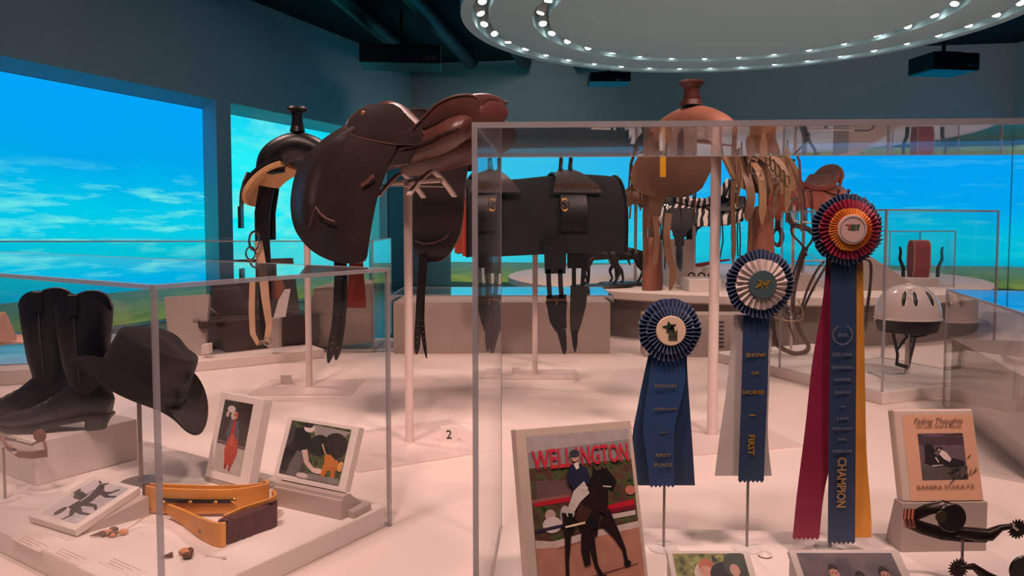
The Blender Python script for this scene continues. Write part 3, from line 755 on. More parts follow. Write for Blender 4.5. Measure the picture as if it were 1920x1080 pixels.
mb.v = [v for v in mb.v]
o = mb.build('cradle_bar', POLE, ss)
ss_inv = Matrix.Rotation(-0.5, 3, 'Z')
for i, v in enumerate(o.data.vertices):
    if i >= 16: v.co = ss_inv @ v.co

# --- western saddles ---------------------------------------------------------
def western(label, loc, yaw, leather, dark, lining=None, skirtm=None, horn=0.10, fl=0.38, fw=0.13, lenL=1.0, lenR=1.0, strings=True, S=1.0, tap=False, seatm=None, tapm=None, cinch=False, hornm=None, skirts=0.26, fork=.125, forkm=None, ch=1.0, stirrup=True, hr=1.0):
    t = thing('western_saddle', label, 'saddle', loc, (0, 0, yaw)); t.scale = (S, S, S)
    skirtm = skirtm or leather; seatm = seatm or leather
    # skirts
    for sg in (1, -1):
        def sk(u, v, off=0.0, ext=0.0):
            a = math.radians(14 + (skirts / .26 * 66 + ext) * v * (1 - 0.16 * (abs(2 * u - 1) ** 4)))
            R = .23 + off; x = .24 - .52 * u
            if v > .7: x += (0.02) * (1 if u > .5 else -1) * ((v - .7) / .3) ** 2
            return V((x, sg * R * math.sin(a), R * math.cos(a) - .16))
        mb = MB(); mb.sheet((lambda u, v: sk(u, v)) if sg > 0 else (lambda u, v: sk(1 - u, v)), 26, 18, .010); so = mb.build('skirt', skirtm, t)
        if lining:
            mb = MB(); mb.sheet((lambda u, v: sk(u, v, -.018, 9)) if sg > 0 else (lambda u, v: sk(1 - u, v, -.018, 9)), 26, 18, .016); mb.build('fleece_lining', lining, so)
        # rear jockey
        mb = MB(); f2 = lambda u, v: V((-.08 - .20 * u, sg * .245 * math.sin(math.radians(10 + 40 * v * (1 - .2 * abs(2 * u - 1) ** 3))), .245 * math.cos(math.radians(10 + 40 * v * (1 - .2 * abs(2 * u - 1) ** 3))) - .155))
        mb.sheet(f2 if sg > 0 else (lambda u, v: f2(1 - u, v)), 14, 10, .006); mb.build('rear_jockey', leather, t)
        # fender and stirrup
        L = fl * (lenL if sg > 0 else lenR)
        mb = MB(); f3 = lambda u, v: V((.05 - (u - .5) * (fw * (.75 + .5 * math.sin(min(1, v * 1.25) * PI) ** 1 - .35 * v)), sg * (.215 + .035 * math.sin(v * 1.5)), .02 - L * v))
        mb.sheet(f3 if sg > 0 else (lambda u, v: f3(1 - u, v)), 12, 20, .006); fo = mb.build('fender', skirtm if not tap else leather, t)
        zb = .02 - L; yb = sg * .25
        mb = MB(); mb.strap([(.05, yb, zb + .04), (.05, yb, zb - .02), (.05, yb, zb - .05)], .05, .012, (1, 0, 0)); mb.build('stirrup_leather', dark, t)
        if tap:
            mb = MB(); mb.loft([[V((.05 + w_ * math.cos(2 * PI * j / 20), yb + d_ * math.sin(2 * PI * j / 20), zb - .03 - z_)) for j in range(20)] for z_, w_, d_ in ((0, .034, .026), (.02, .046, .032), (.06, .046, .034), (.12, .048, .036), (.18, .052, .040), (.22, .050, .038))]); mb.build('tapadero', tapm or dark, t)
        elif stirrup:
            mb = MB(); pts = [V((.05, yb, zb - .03))] + [V((.05, yb, zb - .10)) + V((0, .055 * math.sin(a), .07 * math.cos(a))) for a in [k * 2 * PI / 16 for k in range(1, 16)]]
            mb.tube(pts, 1.0, 8, flat=(.022, .006), closed=True, up=(0, 1, 0)); mb.build('stirrup', dark, t)
    # seat
    ws = [(.12, .125, .10), (.06, .105, .13), (0, .09, .15), (-.06, .085, .165), (-.12, .095, .175), (-.16, .095+.03*ch, .175), (-.19, .095+.07*ch, .165), (-.205, .095+.085*ch, .15)]
    def sp(u, v):
        x, z, w = interp(ws, v); y = (2 * u - 1) * w
        return V((x, y, z - (y * y) * 1.6 * (1 - v) + (y * y) * .8 * v - .02))
    mb = MB(); mb.sheet(sp, 24, 24, .03); mb.build('seat', seatm, t)
    # cantle
    def cp(u, v):
        a = PI * u; return V((-.195 - .03 * v - .045 * math.sin(a) * .6, .175 * math.cos(a) * (1 - .08 * v), .07 + ((.06 + .065 * math.sin(a)) * v + .045 * math.sin(a)) * ch))
    mb = MB(); mb.sheet(cp, 30, 10, .022); mb.tube([cp(k / 30, 1) + V((-.004, 0, .002)) for k in range(31)], .014, 10); mb.build('cantle', leather, t)
    # fork with swells
    mb = MB()
    def fkp(u, v):
        a = math.pi * (-.04 + 1.08 * v); c, s_ = math.cos(a), math.sin(a)
        ri = .052; ro = fork * (1.0 + .12 * g_(abs(c), .85, .35)); zr = .155
        b = 2 * PI * u; k = .5 + .5 * math.cos(b)      # 0 inner, 1 outer
        k = k ** .8; rx = ri + (ro - ri) * k; rz = .038 + (zr - .038) * k
        return V((.145 + .048 * math.sin(b) * (1 + .1 * s_), rx * c, .02 + rz * s_))
    mb.grid(fkp, 22, 34, True); mb.add([fkp(i / 22, 0) for i in range(22)], [list(range(22))]); mb.add([fkp(i / 22, 1) for i in range(22)], [list(range(22))[::-1]])
    fk = mb.build('fork', forkm or leather, t)
    hz = .175
    mb = MB(); mb.lathe([(.030 * hr, hz), (.026 * hr, hz + .02), (.024 * hr, hz + .021), (.025 * hr, hz + .034), (.022 * hr, hz + .035), (.022 * hr, hz + horn * .7), (.026 * hr, hz + horn * .85), (.040 * (hr + 1) / 2.6 + .01, hz + horn * .93), (.043 * (hr + 1) / 2.6 + .01, hz + horn), (.036 * (hr + 1) / 2.6 + .01, hz + horn + .008), (.01, hz + horn + .010)], 24, (.150, 0, 0)); mb.build('horn', hornm or dark, t)
    if strings:
        random.seed(hash(label) % 1000 if False else len(label))
        for sg in (1, -1):
            for x in (-.24, -.14, .13, .20):
                mb = MB()
                for j in range(2):
                    x0 = x + .008 * j; l = random.uniform(.16, .30); mb.strap([(x0, sg * .215, .03), (x0 + .004, sg * .24, -.03), (x0 - .004 + .01 * j, sg * .245, -.03 - l * .5), (x0 + random.uniform(-.02, .02), sg * .245, -.03 - l)], .008, .003, (1, 0, 0))
                mb.build('saddle_string', dark, t)
                mb = MB(); mb.lathe([(.016, 0), (.014, .004), (.005, .007)], 14, (0, 0, 0), 'y'); cn = mb.build('concho', CHROME if leather is not ORLEATH else dark, t)
                cn.location = (x, sg * .222, .03); cn.rotation_euler = (math.radians(-28 * sg), 0, 0 if sg < 0 else PI)
    if cinch:
        for sg in (1, -1):
            mb = MB(); mb.strap([(.11, sg * .20, .04), (.11, sg * .235, -.08), (.115, sg * .24, -.24), (.12, sg * .235, -.42)], [.035, .035, .03, .02], .005, (1, 0, 0)); mb.build('latigo', dark, t)
            mb = MB(); mb.tube([V((.11, sg * .243, -.06)) + V((.03 * math.cos(a), 0, .03 * math.sin(a))) for a in [k * PI / 8 for k in range(16)]], .004, 6, closed=True, up=(0, 1, 0)); mb.build('rigging_ring', CHROME, t)
    return t
# black western saddle on the second pole
p = at(580, 352, 3.2)
western('black western saddle with tan fleece lining, half hidden behind the big riding saddle', (p.x - .02, p.y, p.z + .04), math.radians(-84), BKLEATH, BKLEATH, FLEECE, horn=.09, fl=.30, fw=.085, lenR=.6, lenL=.5, skirts=.22, strings=False, hornm=BKLEATH, fork=.15, S=1.0, ch=.55, stirrup=False)
stand('saddle_stand', 'white pole stand behind the tilted framed photographs, carrying the black western saddle', (580, 727), p.z + .10, (0.42, 0.30), 0.0135, 0.0)
# front tan western saddle
pt = at(1336, 330, 2.64)
tan = western('old tan western saddle with long stirrup covers, directly behind the rosettes', (pt.x, pt.y, 1.79), math.radians(-138), TANLEATH, MIDLEATH, None, fl=.30, fw=.15, lenL=.66, lenR=1.06, ch=.3, forkm=mat('pale_red_leather', (168, 112, 92), .45, var=.2), tap=True, tapm=RUSTLEATH, cinch=True, hornm=mat('dark_red_leather', (84, 42, 36), .45, var=.25), horn=.085, hr=1.45, S=.88, skirts=.30, fork=.185)
stand('saddle_stand', 'thick white pole stand carrying the tan western saddle behind the rosettes', (1335, 818), 1.79 + .02, (0.44, 0.36), 0.0165, 0.25)
# farther saddles on the round table
def far_sad(label, px, py, Y, yaw, **k):
    q = at(px, py, Y); o = western(label, q, yaw, **k)
    return q, o
ZEB = stripes_mat('zebra_hide', (24, 22, 24), (222, 210, 200), 9, .8, 5.0)
DGREY = mat('charcoal_leather', (44, 40, 42), .5, var=.2)
q, o = far_sad('black and white zebra striped saddle behind the tan western saddle', 1302, 398, 4.75, math.radians(160), leather=DGREY, dark=DGREY, seatm=ZEB, skirtm=ZEB, fl=.16, fw=.17, strings=True, S=1.08, horn=.05, skirts=.22)
for c_ in o.children:
    if c_.name.startswith('fender'): c_.data.materials[0] = DGREY
    if c_.name.startswith('cantle'): c_.data.materials[0] = ZEB
stand('saddle_stand', 'thin pole stand under the zebra striped saddle', None, q.z + .05, (.3, .24), .011, 0, zbase=RPZ, loc=(q.x, q.y, RPZ))
q, o = far_sad('orange brown western saddle against the blue picture, left of the champion rosette', 1508, 366, 5.2, math.radians(200), leather=ORLEATH, dark=mat('dark_orange_leather', (120, 66, 56), .5, var=.15), fl=.26, fw=.12, strings=True, S=.85, horn=.10)
stand('saddle_stand', 'thin pole stand under the orange brown western saddle', None, q.z + .04, (.3, .24), .011, 0, zbase=RPZ, loc=(q.x, q.y, RPZ))
q, o = far_sad('small tan western saddle with silver studs, just right of the black pad', 1192, 392, 5.2, math.radians(250), leather=TANLEATH, dark=MIDLEATH, fl=.26, fw=.11, strings=True, S=.72, horn=.12)
stand('saddle_stand', 'thin pole stand under the silver studded tan saddle', None, q.z + .04, (.3, .24), .011, 0, zbase=RPZ, loc=(q.x, q.y, RPZ))

# --- black pad with surcingle -------------------------------------------------
PC = at(1003, 408, 3.43)
pad = thing('saddle_pad', 'long black felt pad draped over a form, with an orange lined corner', 'pad', PC)
pad.rotation_euler = (0, 0, math.radians(10))
def padf(R0):
    def fn(u, v):
        x = -.33 + .70 * u; a = PI * (v - .5) * 1.16
        R = R0 + .006 * math.sin(x * 9) 
        y = -R * math.sin(a) * (1.0); z = R * 1.05 * math.cos(a) - .02 + .01 * math.sin(6 * x)
        if abs(v - .5) > .38: z -= (abs(v - .5) - .38) * .75; 
        return V((x, y, z))
    return fn
mb = MB(); mb.sheet(padf(.185), 40, 44, .014); pb = mb.build('felt_body', mat('black_wool_felt', (22, 25, 24), .8, var=.15, scale=12, bump=.6, bscale=220), pad)
mb = MB(); f0 = padf(.176); mb.sheet(lambda u, v: f0(u * .06 - .025, v), 6, 44, .012); mb.build('orange_lining', mat('orange_red_lining', (176, 70, 44), .6), pad)
for sg in (0, 1):
    mb = MB(); fn = padf(.194); mb.tube([fn(sg, k / 30) for k in range(31)], .006, 6); mb.build('binding', BLK, pb)
# wooden form under the pad is the cradle of its stand
stand('saddle_stand', 'white pole stand with a small marker block, under the black felt pad', (1003, 703), PC.z + .14, (0.40, 0.22), 0.0125, 0.0, cradle=(.15, .2, .12))
sur = thing('surcingle', 'black leather training surcingle with brass buckles strapped over the felt pad', 'harness', PC, (0, 0, math.radians(10)))
DKW2 = mat('dark_grey_leather', (74, 66, 64), .42, var=.15)
def arc(x, R, a): return V((x, -R * math.sin(a), R * 1.05 * math.cos(a) - .02))
for x0 in (.13, -.23):
    mb = MB(); mb.strap([arc(x0, .212, math.radians(d)) for d in range(-100, 101, 8)], .115 if x0 > 0 else .08, .006, (1, 0, 0)); mb.build('band', BKLEATH, sur)
    mb = MB(); mb.sheet(lambda u, v: arc(x0 + .02 * v + (u - .5) * (.08 + .14 * v), .222, math.radians(14 + 44 * v)), 8, 10, .012); mb.build('pad_flap', DKW2, sur)
    mb = MB(); mb.sheet(lambda u, v: arc(x0 + (u - .5) * (.09 + .08 * v), .222, math.radians(-18 - 34 * v)), 8, 10, .012); mb.build('pad_flap', DKW2, sur)
for x0 in (.115, .16):
    mb = MB(); mb.tube([V((x0, -.07, .17)), V((x0 - .01, -.055, .225)), V((x0, -.03, .262)), V((x0 + .005, 0, .268)), V((x0 + .01, .03, .24)), V((x0 + .01, .05, .19))], .008, 10); mb.build('grab_loop', BKLEATH, sur)
mb = MB(); mb.tube([arc(.085, .226, math.radians(72)) + V((.016 * math.cos(a), 0, .026 * math.sin(a))) for a in [k * PI / 8 for k in range(16)]], .0035, 6, closed=True, up=(0, 1, 0)); mb.build('brass_ring', BRASS, sur)
# rows of brass studs
mb = MB()
for k in range(26):
    for j in range(3):
        q_ = arc(.055 + .0075 * k, .2295, math.radians(46 + 3.0 * j + 1.5 * (k % 2))); mb.ball(q_, .0034, 6, 4)
mb.build('brass_studs', BRASS, sur)
def sstrap(px, Y, w, name='hanging_strap', m=BKLEATH, th=.005):
    M = sur.matrix_basis.inverted() if False else (Matrix.Translation(PC) @ Matrix.Rotation(math.radians(10), 4, 'Z')).inverted()
    pts = [M @ at(x, y, Y) for x, y in px]; mb = MB(); mb.strap(pts, w, th, M.to_3x3() @ V((1, 0, 0))); return mb.build(name, m, sur), pts
Yn = 3.22
# near side: wide tab, two straps, buckle guard, tips
sstrap([(1041, 440), (1041, 470), (1041, 513)], Yn, [.10, .095, .088], 'girth_tab')
sstrap([(1028, 505), (1029, 530), (1031, 558)], Yn, .020); sstrap([(1050, 505), (1051, 530), (1053, 558)], Yn, .020)
sstrap([(1043, 553), (1044, 572), (1046, 600), (1052, 618)], Yn, [.086, .086, .072, .052], 'buckle_guard')
sstrap([(1052, 618), (1056, 640), (1058, 655), (1058, 664)], Yn, [.042, .030, .022, .008], 'strap_tip')
M0 = (Matrix.Translation(PC) @ Matrix.Rotation(math.radians(10), 4, 'Z')).inverted()
for x in (1033, 1053):
    mb = MB(); mb.tube([M0 @ at(x + dx, y, Yn - .012) for dx, y in ((-9, 572), (-9, 563), (9, 562), (11, 572))], .0026, 6); mb.build('brass_buckle', BRASS, sur)
Yf = 3.62
sstrap([(1082, 450), (1082, 480), (1082, 503)], Yf, [.10, .095, .092], 'girth_tab')
sstrap([(1076, 500), (1076, 520), (1076, 537)], Yf, .020); sstrap([(1094, 500), (1093, 520), (1092, 537)], Yf, .020)
sstrap([(1086, 536), (1084, 570), (1080, 600), (1077, 622)], Yf, [.082, .078, .060, .038], 'buckle_guard', mat('dark_olive_leather', (52, 50, 46), .5, var=.1))
sstrap([(1077, 620), (1078, 645), (1078, 660)], Yf, [.034, .024, .008], 'strap_tip')
# left end strap group
sstrap([(908, 340), (906, 380), (905, 440), (907, 513)], Yn, [.06, .075, .08, .075], 'girth_tab')
sstrap([(899, 510), (899, 560)], Yn, .018); sstrap([(915, 510), (915, 560)], Yn, .018)
sstrap([(907, 556), (906, 575), (904, 600), (898, 620)], Yn, [.074, .074, .060, .034], 'buckle_guard')
sstrap([(898, 618), (895, 640), (892, 660)], Yn, [.032, .022, .008], 'strap_tip')
mb = MB()
for x in (898, 916): mb.tube([M0 @ at(x + dx, y, Yn - .012) for dx, y in ((-7, 570), (-7, 563), (8, 562), (9, 570))], .0024, 6)
mb.build('brass_buckle', BRASS, sur)
# pale straps and buckle hanging on the black western saddle's long latigo
bw = bpy.data.objects['western_saddle']; Mb = (Matrix.Translation(bw.location) @ bw.rotation_euler.to_matrix().to_4x4()).inverted()
def bwp(px, py, Y=3.02): return Mb @ at(px, py, Y)
mb = MB(); mb.strap([bwp(500, 350, 3.06), bwp(492, 400, 3.06), bwp(492, 450, 3.06), bwp(498, 520, 3.06), bwp(497, 590, 3.06), bwp(494, 632, 3.06)], [.06, .062, .058, .05, .045, .02], .007, Mb.to_3x3() @ V((1, 0, 0))); mb.build('latigo', BKLEATH, bw)
mb = MB(); mb.strap([bwp(512, 352, 3.1), bwp(505, 400, 3.1), bwp(508, 450, 3.1)], [.05, .05, .04], .007, Mb.to_3x3() @ V((1, 0, 0))); mb.build('latigo', BKLEATH, bw)
mb = MB(); mb.strap([bwp(484, 452), bwp(489, 485), bwp(494, 520), bwp(498, 560), bwp(505, 610), bwp(500, 640), bwp(484, 644), bwp(474, 625), bwp(472, 580), bwp(474, 520)], [.03, .035, .035, .032, .026, .022, .02, .022, .024, .022], .006, Mb.to_3x3() @ V((1, 0, .2))); mb.build('pale_strap', PALESTRAP, bw)
mb = MB(); mb.tube([bwp(502 + 7 * math.cos(a), 641 + 7 * math.sin(a), 3.0) for a in [k * PI / 6 for k in range(12)]], .003, 6, closed=True); mb.build('end_ring', CHROME, bw)
mb = MB(); mb.tube([bwp(477 + 10 * math.cos(a), 452 + 18 * math.sin(a), 3.0) for a in [k * PI / 6 for k in range(12)]], .005, 6, closed=True)
mb.tube([bwp(470 + 9 * math.cos(a), 475 + 12 * math.sin(a), 3.0) for a in [k * PI / 6 for k in range(12)]], .004, 6, closed=True); mb.build('rigging_ring', CHROME, bw)
mb = MB(); mb.strap([bwp(520, 520, 3.1), bwp(524, 540, 3.1), bwp(518, 560, 3.1)], [.03, .045, .02], .012, Mb.to_3x3() @ V((1, 0, 0))); mb.build('hanging_tab', RUSTLEATH, bw)
# extra straps on the front tan western saddle
Mt = (Matrix.Translation(tan.location) @ tan.rotation_euler.to_matrix().to_4x4() @ Matrix.Diagonal((*tan.scale, 1))).inverted()
def tp(px, py, Y): return Mt @ at(px, py, Y)
tx = Mt.to_3x3() @ V((1, 0, 0))
mb = MB(); mb.strap([tp(1243, 236, 2.36), tp(1243, 280, 2.35), tp(1243, 332, 2.35)], .02, .003, tx); mb.build('gold_strap', mat('gold_foil_strap', (236, 170, 50), .35, metal=.4, var=.05), tan)
for pts, w, m, nm in (
    ([(1386, 300, 2.46), (1400, 330, 2.40), (1408, 370, 2.38), (1400, 415, 2.38)], .030, MIDLEATH, 'breast_strap'),
    ([(1402, 296, 2.46), (1422, 320, 2.40), (1430, 360, 2.38), (1428, 420, 2.38)], .026, TANLEATH, 'breast_strap'),
    ([(1420, 292, 2.46), (1444, 310, 2.42), (1456, 350, 2.40), (1450, 410, 2.40)], .026, MIDLEATH, 'breast_strap'),
    ([(1432, 290, 2.46), (1462, 305, 2.44), (1476, 340, 2.42), (1474, 400, 2.42)], .022, TANLEATH, 'breast_strap'),
    ([(1370, 240, 2.40), (1376, 300, 2.38), (1374, 380, 2.36), (1376, 450, 2.36), (1374, 495, 2.36)], .016, MIDLEATH, 'tie_strap'),
    ([(1254, 400, 2.36), (1250, 440, 2.35), (1254, 480, 2.35), (1262, 510, 2.35), (1256, 545, 2.35)], .024, MIDLEATH, 'pointed_strap'),
    ([(1228, 405, 2.36), (1232, 450, 2.36), (1226, 500, 2.36)], .020, MIDLEATH, 'pointed_strap')):
    P = [tp(*interp(pts, k / 14)) for k in range(15)]; wv = [w] * 13 + [w * .6, w * .2]
    mb = MB(); mb.strap(P, wv, .005, tx); mb.build(nm, m, tan)
mb = MB()
for k in range(5):
    q_ = tp(1440 + 9 * k, 300 + 10 * k, 2.37); mb.tube([q_ + V((.016 * math.cos(a), 0, .02 * math.sin(a))) for a in [j * PI / 6 for j in range(12)]], .003, 6, closed=True, up=(0, 1, 0))
mb.build('buckle_rings', mat('aged_brass', (120, 100, 70), .4, metal=.7, var=.1), tan)

# ------------------------------------------------------------------ left case contents
# block with the boots
bc = onz(68, 912, DECK); bq = [bc, bc + LE1 * .265, bc + LE1 * .265 + LE2 * .42, bc + LE2 * .42]
BZ = DECK + .112
plinth('display_block', 'pale block under the pair of black cowboy boots', bq, DECK, BZ, WHITE, 'block')
BSHAFT = blotch_mat('black_boot_leather', [(16, 16, 22), (26, 26, 34), (20, 20, 28)], 18, 3, .42, (1, 1, .4))
def boot(label, loc, yaw):
    t = thing('cowboy_boot', label, 'boot', loc, (0, 0, yaw), 'pair of black cowboy boots'); t.scale = (.95, .95, .93)
    # local: toe +x, left +y; heel at x=0, toe at x=.29
    def ring(cx, cz, rx, ry, n=28, tilt=0, top=False):
        r = []
        for k in range(n):
            a = 2 * PI * k / n; x = rx * math.cos(a); y = ry * math.sin(a); z = 0
            if top: z = .028 * (abs(math.sin(a)) ** 1.5) - .030 * (math.cos(a) ** 2) ** 1.5
            r.append(V((cx + x * math.cos(tilt), y, cz + z + x * math.sin(tilt))))
        return r
    sec = [(.045, .105, .052, .034, .25), (.047, .14, .052, .037, .1), (.05, .18, .058, .042, 0), (.05, .22, .063, .048, 0), (.05, .26, .067, .054, 0), (.05, .30, .071, .058, 0), (.05, .335, .074, .058, 0)]
    mb = MB(); mb.loft([ring(x, z, a, b, tilt=tl) for x, z, a, b, tl in sec] + [ring(.05, .362, .075, .059, top=True), ring(.05, .360, .070, .054, top=True), ring(.05, .26, .062, .049)], caps=False)
    sh = mb.build('shaft', BSHAFT, t)
    mb = MB()     # side seam and stitching
    for sg in (1, -1):
        mb.tube([V((.05, sg * (b + .0015), z)) for x, z, a, b, tl in sec[1:]] + [V((.05, sg * .0605, .378))], .0022, 6)
        for q in range(3):
            pts = []
            for k in range(13):
                u = k / 12; a = PI * (.25 + .5 * u); hh = .33 - .022 * q - .10 * math.sin(PI * u) ** 2 * (1 if q < 2 else .7)
                b = .0595 - (.362 - hh) * .09; aa = .0755 - (.362 - hh) * .09
                pts.append(V((.05 + aa * math.cos(a) * .98, sg * b * math.sin(a) * 1.015, hh)))
            mb.tube(pts, .0010, 4)
    mb.build('stitching', mat('grey_stitching', (64, 62, 72), .5, var=.1), sh)
    # vamp: loft along the foot
    fs = [(-.012, .030, .010, .06, .055), (.0, .034, .028, .07, .075), (.03, .035, .033, .085, .115), (.065, .032, .034, .083, .118), (.10, .026, .034, .072, .100), (.14, .018, .038, .056, .074), (.18, .013, .043, .044, .058), (.22, .012, .041, .034, .046), (.255, .013, .030, .026, .036), (.28, .014, .018, .019, .026), (.295, .015, .007, .012, .018)]
    rings = []
    for x, zb, w, hm, hh in [interp(fs, k / 30) for k in range(31)]:
        r = []
        for k in range(24):
            a = 2 * PI * k / 24; c, s_ = math.cos(a), math.sin(a)
            r.append(V((x + (-.012 * max(0, s_) if x < .05 else 0), w * math.copysign(abs(c) ** .8, c), zb + hh / 2 + (hh / 2) * math.copysign(abs(s_) ** .85, s_))))
        rings.append(r)
    mb = MB(); mb.loft(rings); mb.build('vamp', mat('creased_black_vamp', (38, 36, 44), .32, var=.3, scale=26, bump=.7, bscale=38), t)
    mb = MB()    # creases over the instep
    for k in range(5):
        x = .105 + .018 * k; mb.tube([V((x + .01 * math.cos(a * PI), (.033 + .001 * k) * math.cos(a * PI), .045 + (.066 - .010 * k) * math.sin(a * PI))) for a in [j / 10 for j in range(11)]], .0034, 6)
    mb.build('crease', BKLEATH, t)
    # sole
    pl = [(-.016, -.02), (-.018, .0), (-.016, .02), (.0, .033), (.05, .036), (.10, .036), (.17, .046), (.215, .044), (.26, .031), (.29, .013), (.302, 0), (.29, -.013), (.26, -.031), (.215, -.044), (.17, -.046), (.10, -.036), (.05, -.036), (.0, -.033)]
    def sz(x): return .036 * (1 - min(1, max(0, (x - .06) / .10))) ** 1.0 + .010 * max(0, (x - .22) / .08)
    mb = MB(); n = len(pl); mb.add([V((x, y, sz(x) + .0)) for x, y in pl] + [V((x, y, sz(x) + .008)) for x, y in pl], [list(range(n))[::-1], list(range(n, 2 * n))] + [[i, (i + 1) % n, n + (i + 1) % n, n + i] for i in range(n)])
    mb.build('sole', BLK, t, ang=30)
    mb = MB(); mb.loft([[V((.026 + .0 + rx * math.cos(2 * PI * k / 20) * (1 if math.cos(2 * PI * k / 20) < 0 else .8) + dx, ry * math.sin(2 * PI * k / 20), z)) for k in range(20)] for z, rx, ry, dx in ((0, .030, .024, .006), (.02, .034, .028, .002), (.036, .042, .033, 0))]); mb.build('heel', BLK, t)
    for sg in (1, -1):
        mb = MB(); mb.strap([V((.05, sg * .056, .335)), V((.05, sg * .058, .375)), V((.05, sg * .060, .388)), V((.05, sg * .066, .385)), V((.05, sg * .066, .33))], .024, .003, (1, 0, 0)); mb.build('pull_strap', BKLEATH, sh)
    return t
b1 = onz(200, 803, BZ); b2 = onz(132, 786, BZ)
boot('front black cowboy boot, its heel beside the hat brim', b1, PI + .10)
boot('rear black cowboy boot, standing behind its twin at the left edge', b2, PI + .16)

# cowboy hat on a rod
def hat(label, loc, M, felt, L=.19, W=.125, crown=.135, brim=.070, curl=.055, band=None, S=1.0):
    t = thing('cowboy_hat', label, 'hat', loc); t.rotation_euler = M.to_euler(); t.scale = (S,) * 3
    cx, cy = L - brim, W - brim * .62
    cx, cy = .112, .088
    def top(u, v):
        """v 0 centre of crown .. 1 edge of brim"""
        a = 2 * PI * u; c, s_ = math.cos(a), math.sin(a)
        if v < .62:
            k = v / .62
            if k < .5:
                q = k / .5; r = q ** .8; x, y = .100 * r * c, .074 * r * s_
                z = crown * (1 - .20 * q ** 2.4) - .018 * math.exp(-(y / .022) ** 2) * (1 - .5 * (x / .09) ** 2 if x < 0 else 1 - .2 * x / .09) - .016 * math.exp(-((abs(y) - .05) / .022) ** 2) * math.exp(-((x - .06) / .035) ** 2)
            else:
                q = (k - .5) / .5; x = (.100 + (cx - .100) * q ** .7) * c; y = (.074 + (cy - .074) * q ** .7) * s_; z = crown * .80 * (1 - q ** 1.35)
        else:
            q = (v - .62) / .38; ex, ey = L, W
            x = (cx + (ex - cx) * q) * c; y = (cy + (ey - cy) * q * (1 - .25 * q)) * s_
            z = curl * (abs(s_) ** 2.2) * q ** 1.8 * 1.2 - .028 * abs(c) ** 3 * q ** 2
        return V((x, y, z))
    mb = MB(); mb.grid(lambda u, v: top(u, .002 + v * .618), 56, 26, True)
    mb.v = mb.v[:]; o = mb.build('crown', felt, t); 
    mb = MB()
    n, m_ = 56, 12; vs = []; 
    for sgn in (0, -.0045):
        for j in range(m_):
            for i in range(n): vs.append(top(i / n, .62 + .38 * j / (m_ - 1)) + V((0, 0, sgn)))
    fs = []
    for lay in (0, 1):
        o_ = lay * n * m_
        for j in range(m_ - 1):
            for i in range(n):
                k = (i + 1) % n; f = [o_ + j * n + i, o_ + j * n + k, o_ + (j + 1) * n + k, o_ + (j + 1) * n + i]; fs.append(f if lay == 0 else f[::-1])
    for j in (0, m_ - 1):
        for i in range(n):
            k = (i + 1) % n; fs.append([j * n + i, j * n + k, n * m_ + j * n + k, n * m_ + j * n + i])
    mb.add(vs, fs); mb.build('brim', felt, t)
    if band:
        mb = MB(); mb.tube([V(((cx + .001) * math.cos(a), (cy + .001) * math.sin(a), .014)) for a in [2 * PI * k / 48 for k in range(48)]], 1, 8, flat=(.0025, .012), closed=True); bb = mb.build('hat_band', band, t)
        # flat side up
        mb = MB(); mb.box((.045, -cy * .92, .014), (.016, .004, .018)); mb.build('band_buckle', CHROME, bb, False)
    return t
HP = at(262, 728, 1.885)
R_ = Matrix.Rotation(math.radians(24), 3, 'Y') @ Matrix.Rotation(math.radians(-4), 3, 'X') @ Matrix.Rotation(math.radians(-14), 3, 'Z')
hat('black felt cowboy hat tilted on a thin rod in front of the boots', HP, R_, FELT, band=mat('black_hat_band', (22, 20, 24), .35, var=.1), S=1.04, crown=.15)
hp = onz(265, 905, DECK)
t = thing('hat_stand', 'thin dark rod stand holding up the black hat', 'stand', hp)
mb = MB(); mb.cyl((0, 0, 0), (0, 0, .004), .05); mb.build('base_disc', ROD, t)
mb = MB(); mb.cyl((0, 0, .004), (0, 0, HP.z - DECK + .01), .0055); mb.build('rod', ROD, t)
# tan hat at the left edge on a stand
p = at(-42, 655, 2.40)
hat('tan felt hat at the left edge, on a stand behind the boots', p, Matrix.Rotation(math.radians(-13), 3, 'Y') @ Matrix.Rotation(math.radians(10), 3, 'Z'), TANFELT, S=1.0, curl=.02, crown=.125)
th = thing('hat_stand', 'pale rod stand under the tan hat at the left edge', 'stand', (p.x, p.y, DECK))
mb = MB(); mb.cyl((0, 0, 0), (0, 0, .006), .07); mb.build('base_disc', POLE, th); mb = MB(); mb.cyl((0, 0, .006), (0, 0, p.z - DECK + .02), .008); mb.build('rod', POLE, th)

# ------------------------------------------------------------------ pictures
PM = {}
def pcol(rgb, rough=.35):
    k = ('ink', rgb, rough)
    if k not in PM: PM[k] = mat('ink_%02x%02x%02x' % rgb + ('g' if rough < .3 else ''), rgb, rough, var=.10, scale=60)
    return PM[k]
def ell(cx, cy, rx, ry, n=16, rot=0):
    return [(cx + rx * math.cos(a) * math.cos(rot) - ry * math.sin(a) * math.sin(rot), cy + rx * math.cos(a) * math.sin(rot) + ry * math.sin(a) * math.cos(rot)) for a in [2 * PI * k / n for k in range(n)]]
def limb(pts, ws):
    L, R = [], []
    for i, p in enumerate(pts):
        a = pts[max(i - 1, 0)]; b = pts[min(i + 1, len(pts) - 1)]; dx, dy = b[0] - a[0], b[1] - a[1]; l = math.hypot(dx, dy) or 1
        w = (ws[i] if isinstance(ws, (list, tuple)) else ws) / 2; L.append((p[0] - dy / l * w, p[1] + dx / l * w)); R.append((p[0] + dy / l * w, p[1] - dx / l * w))
    return L + R[::-1]
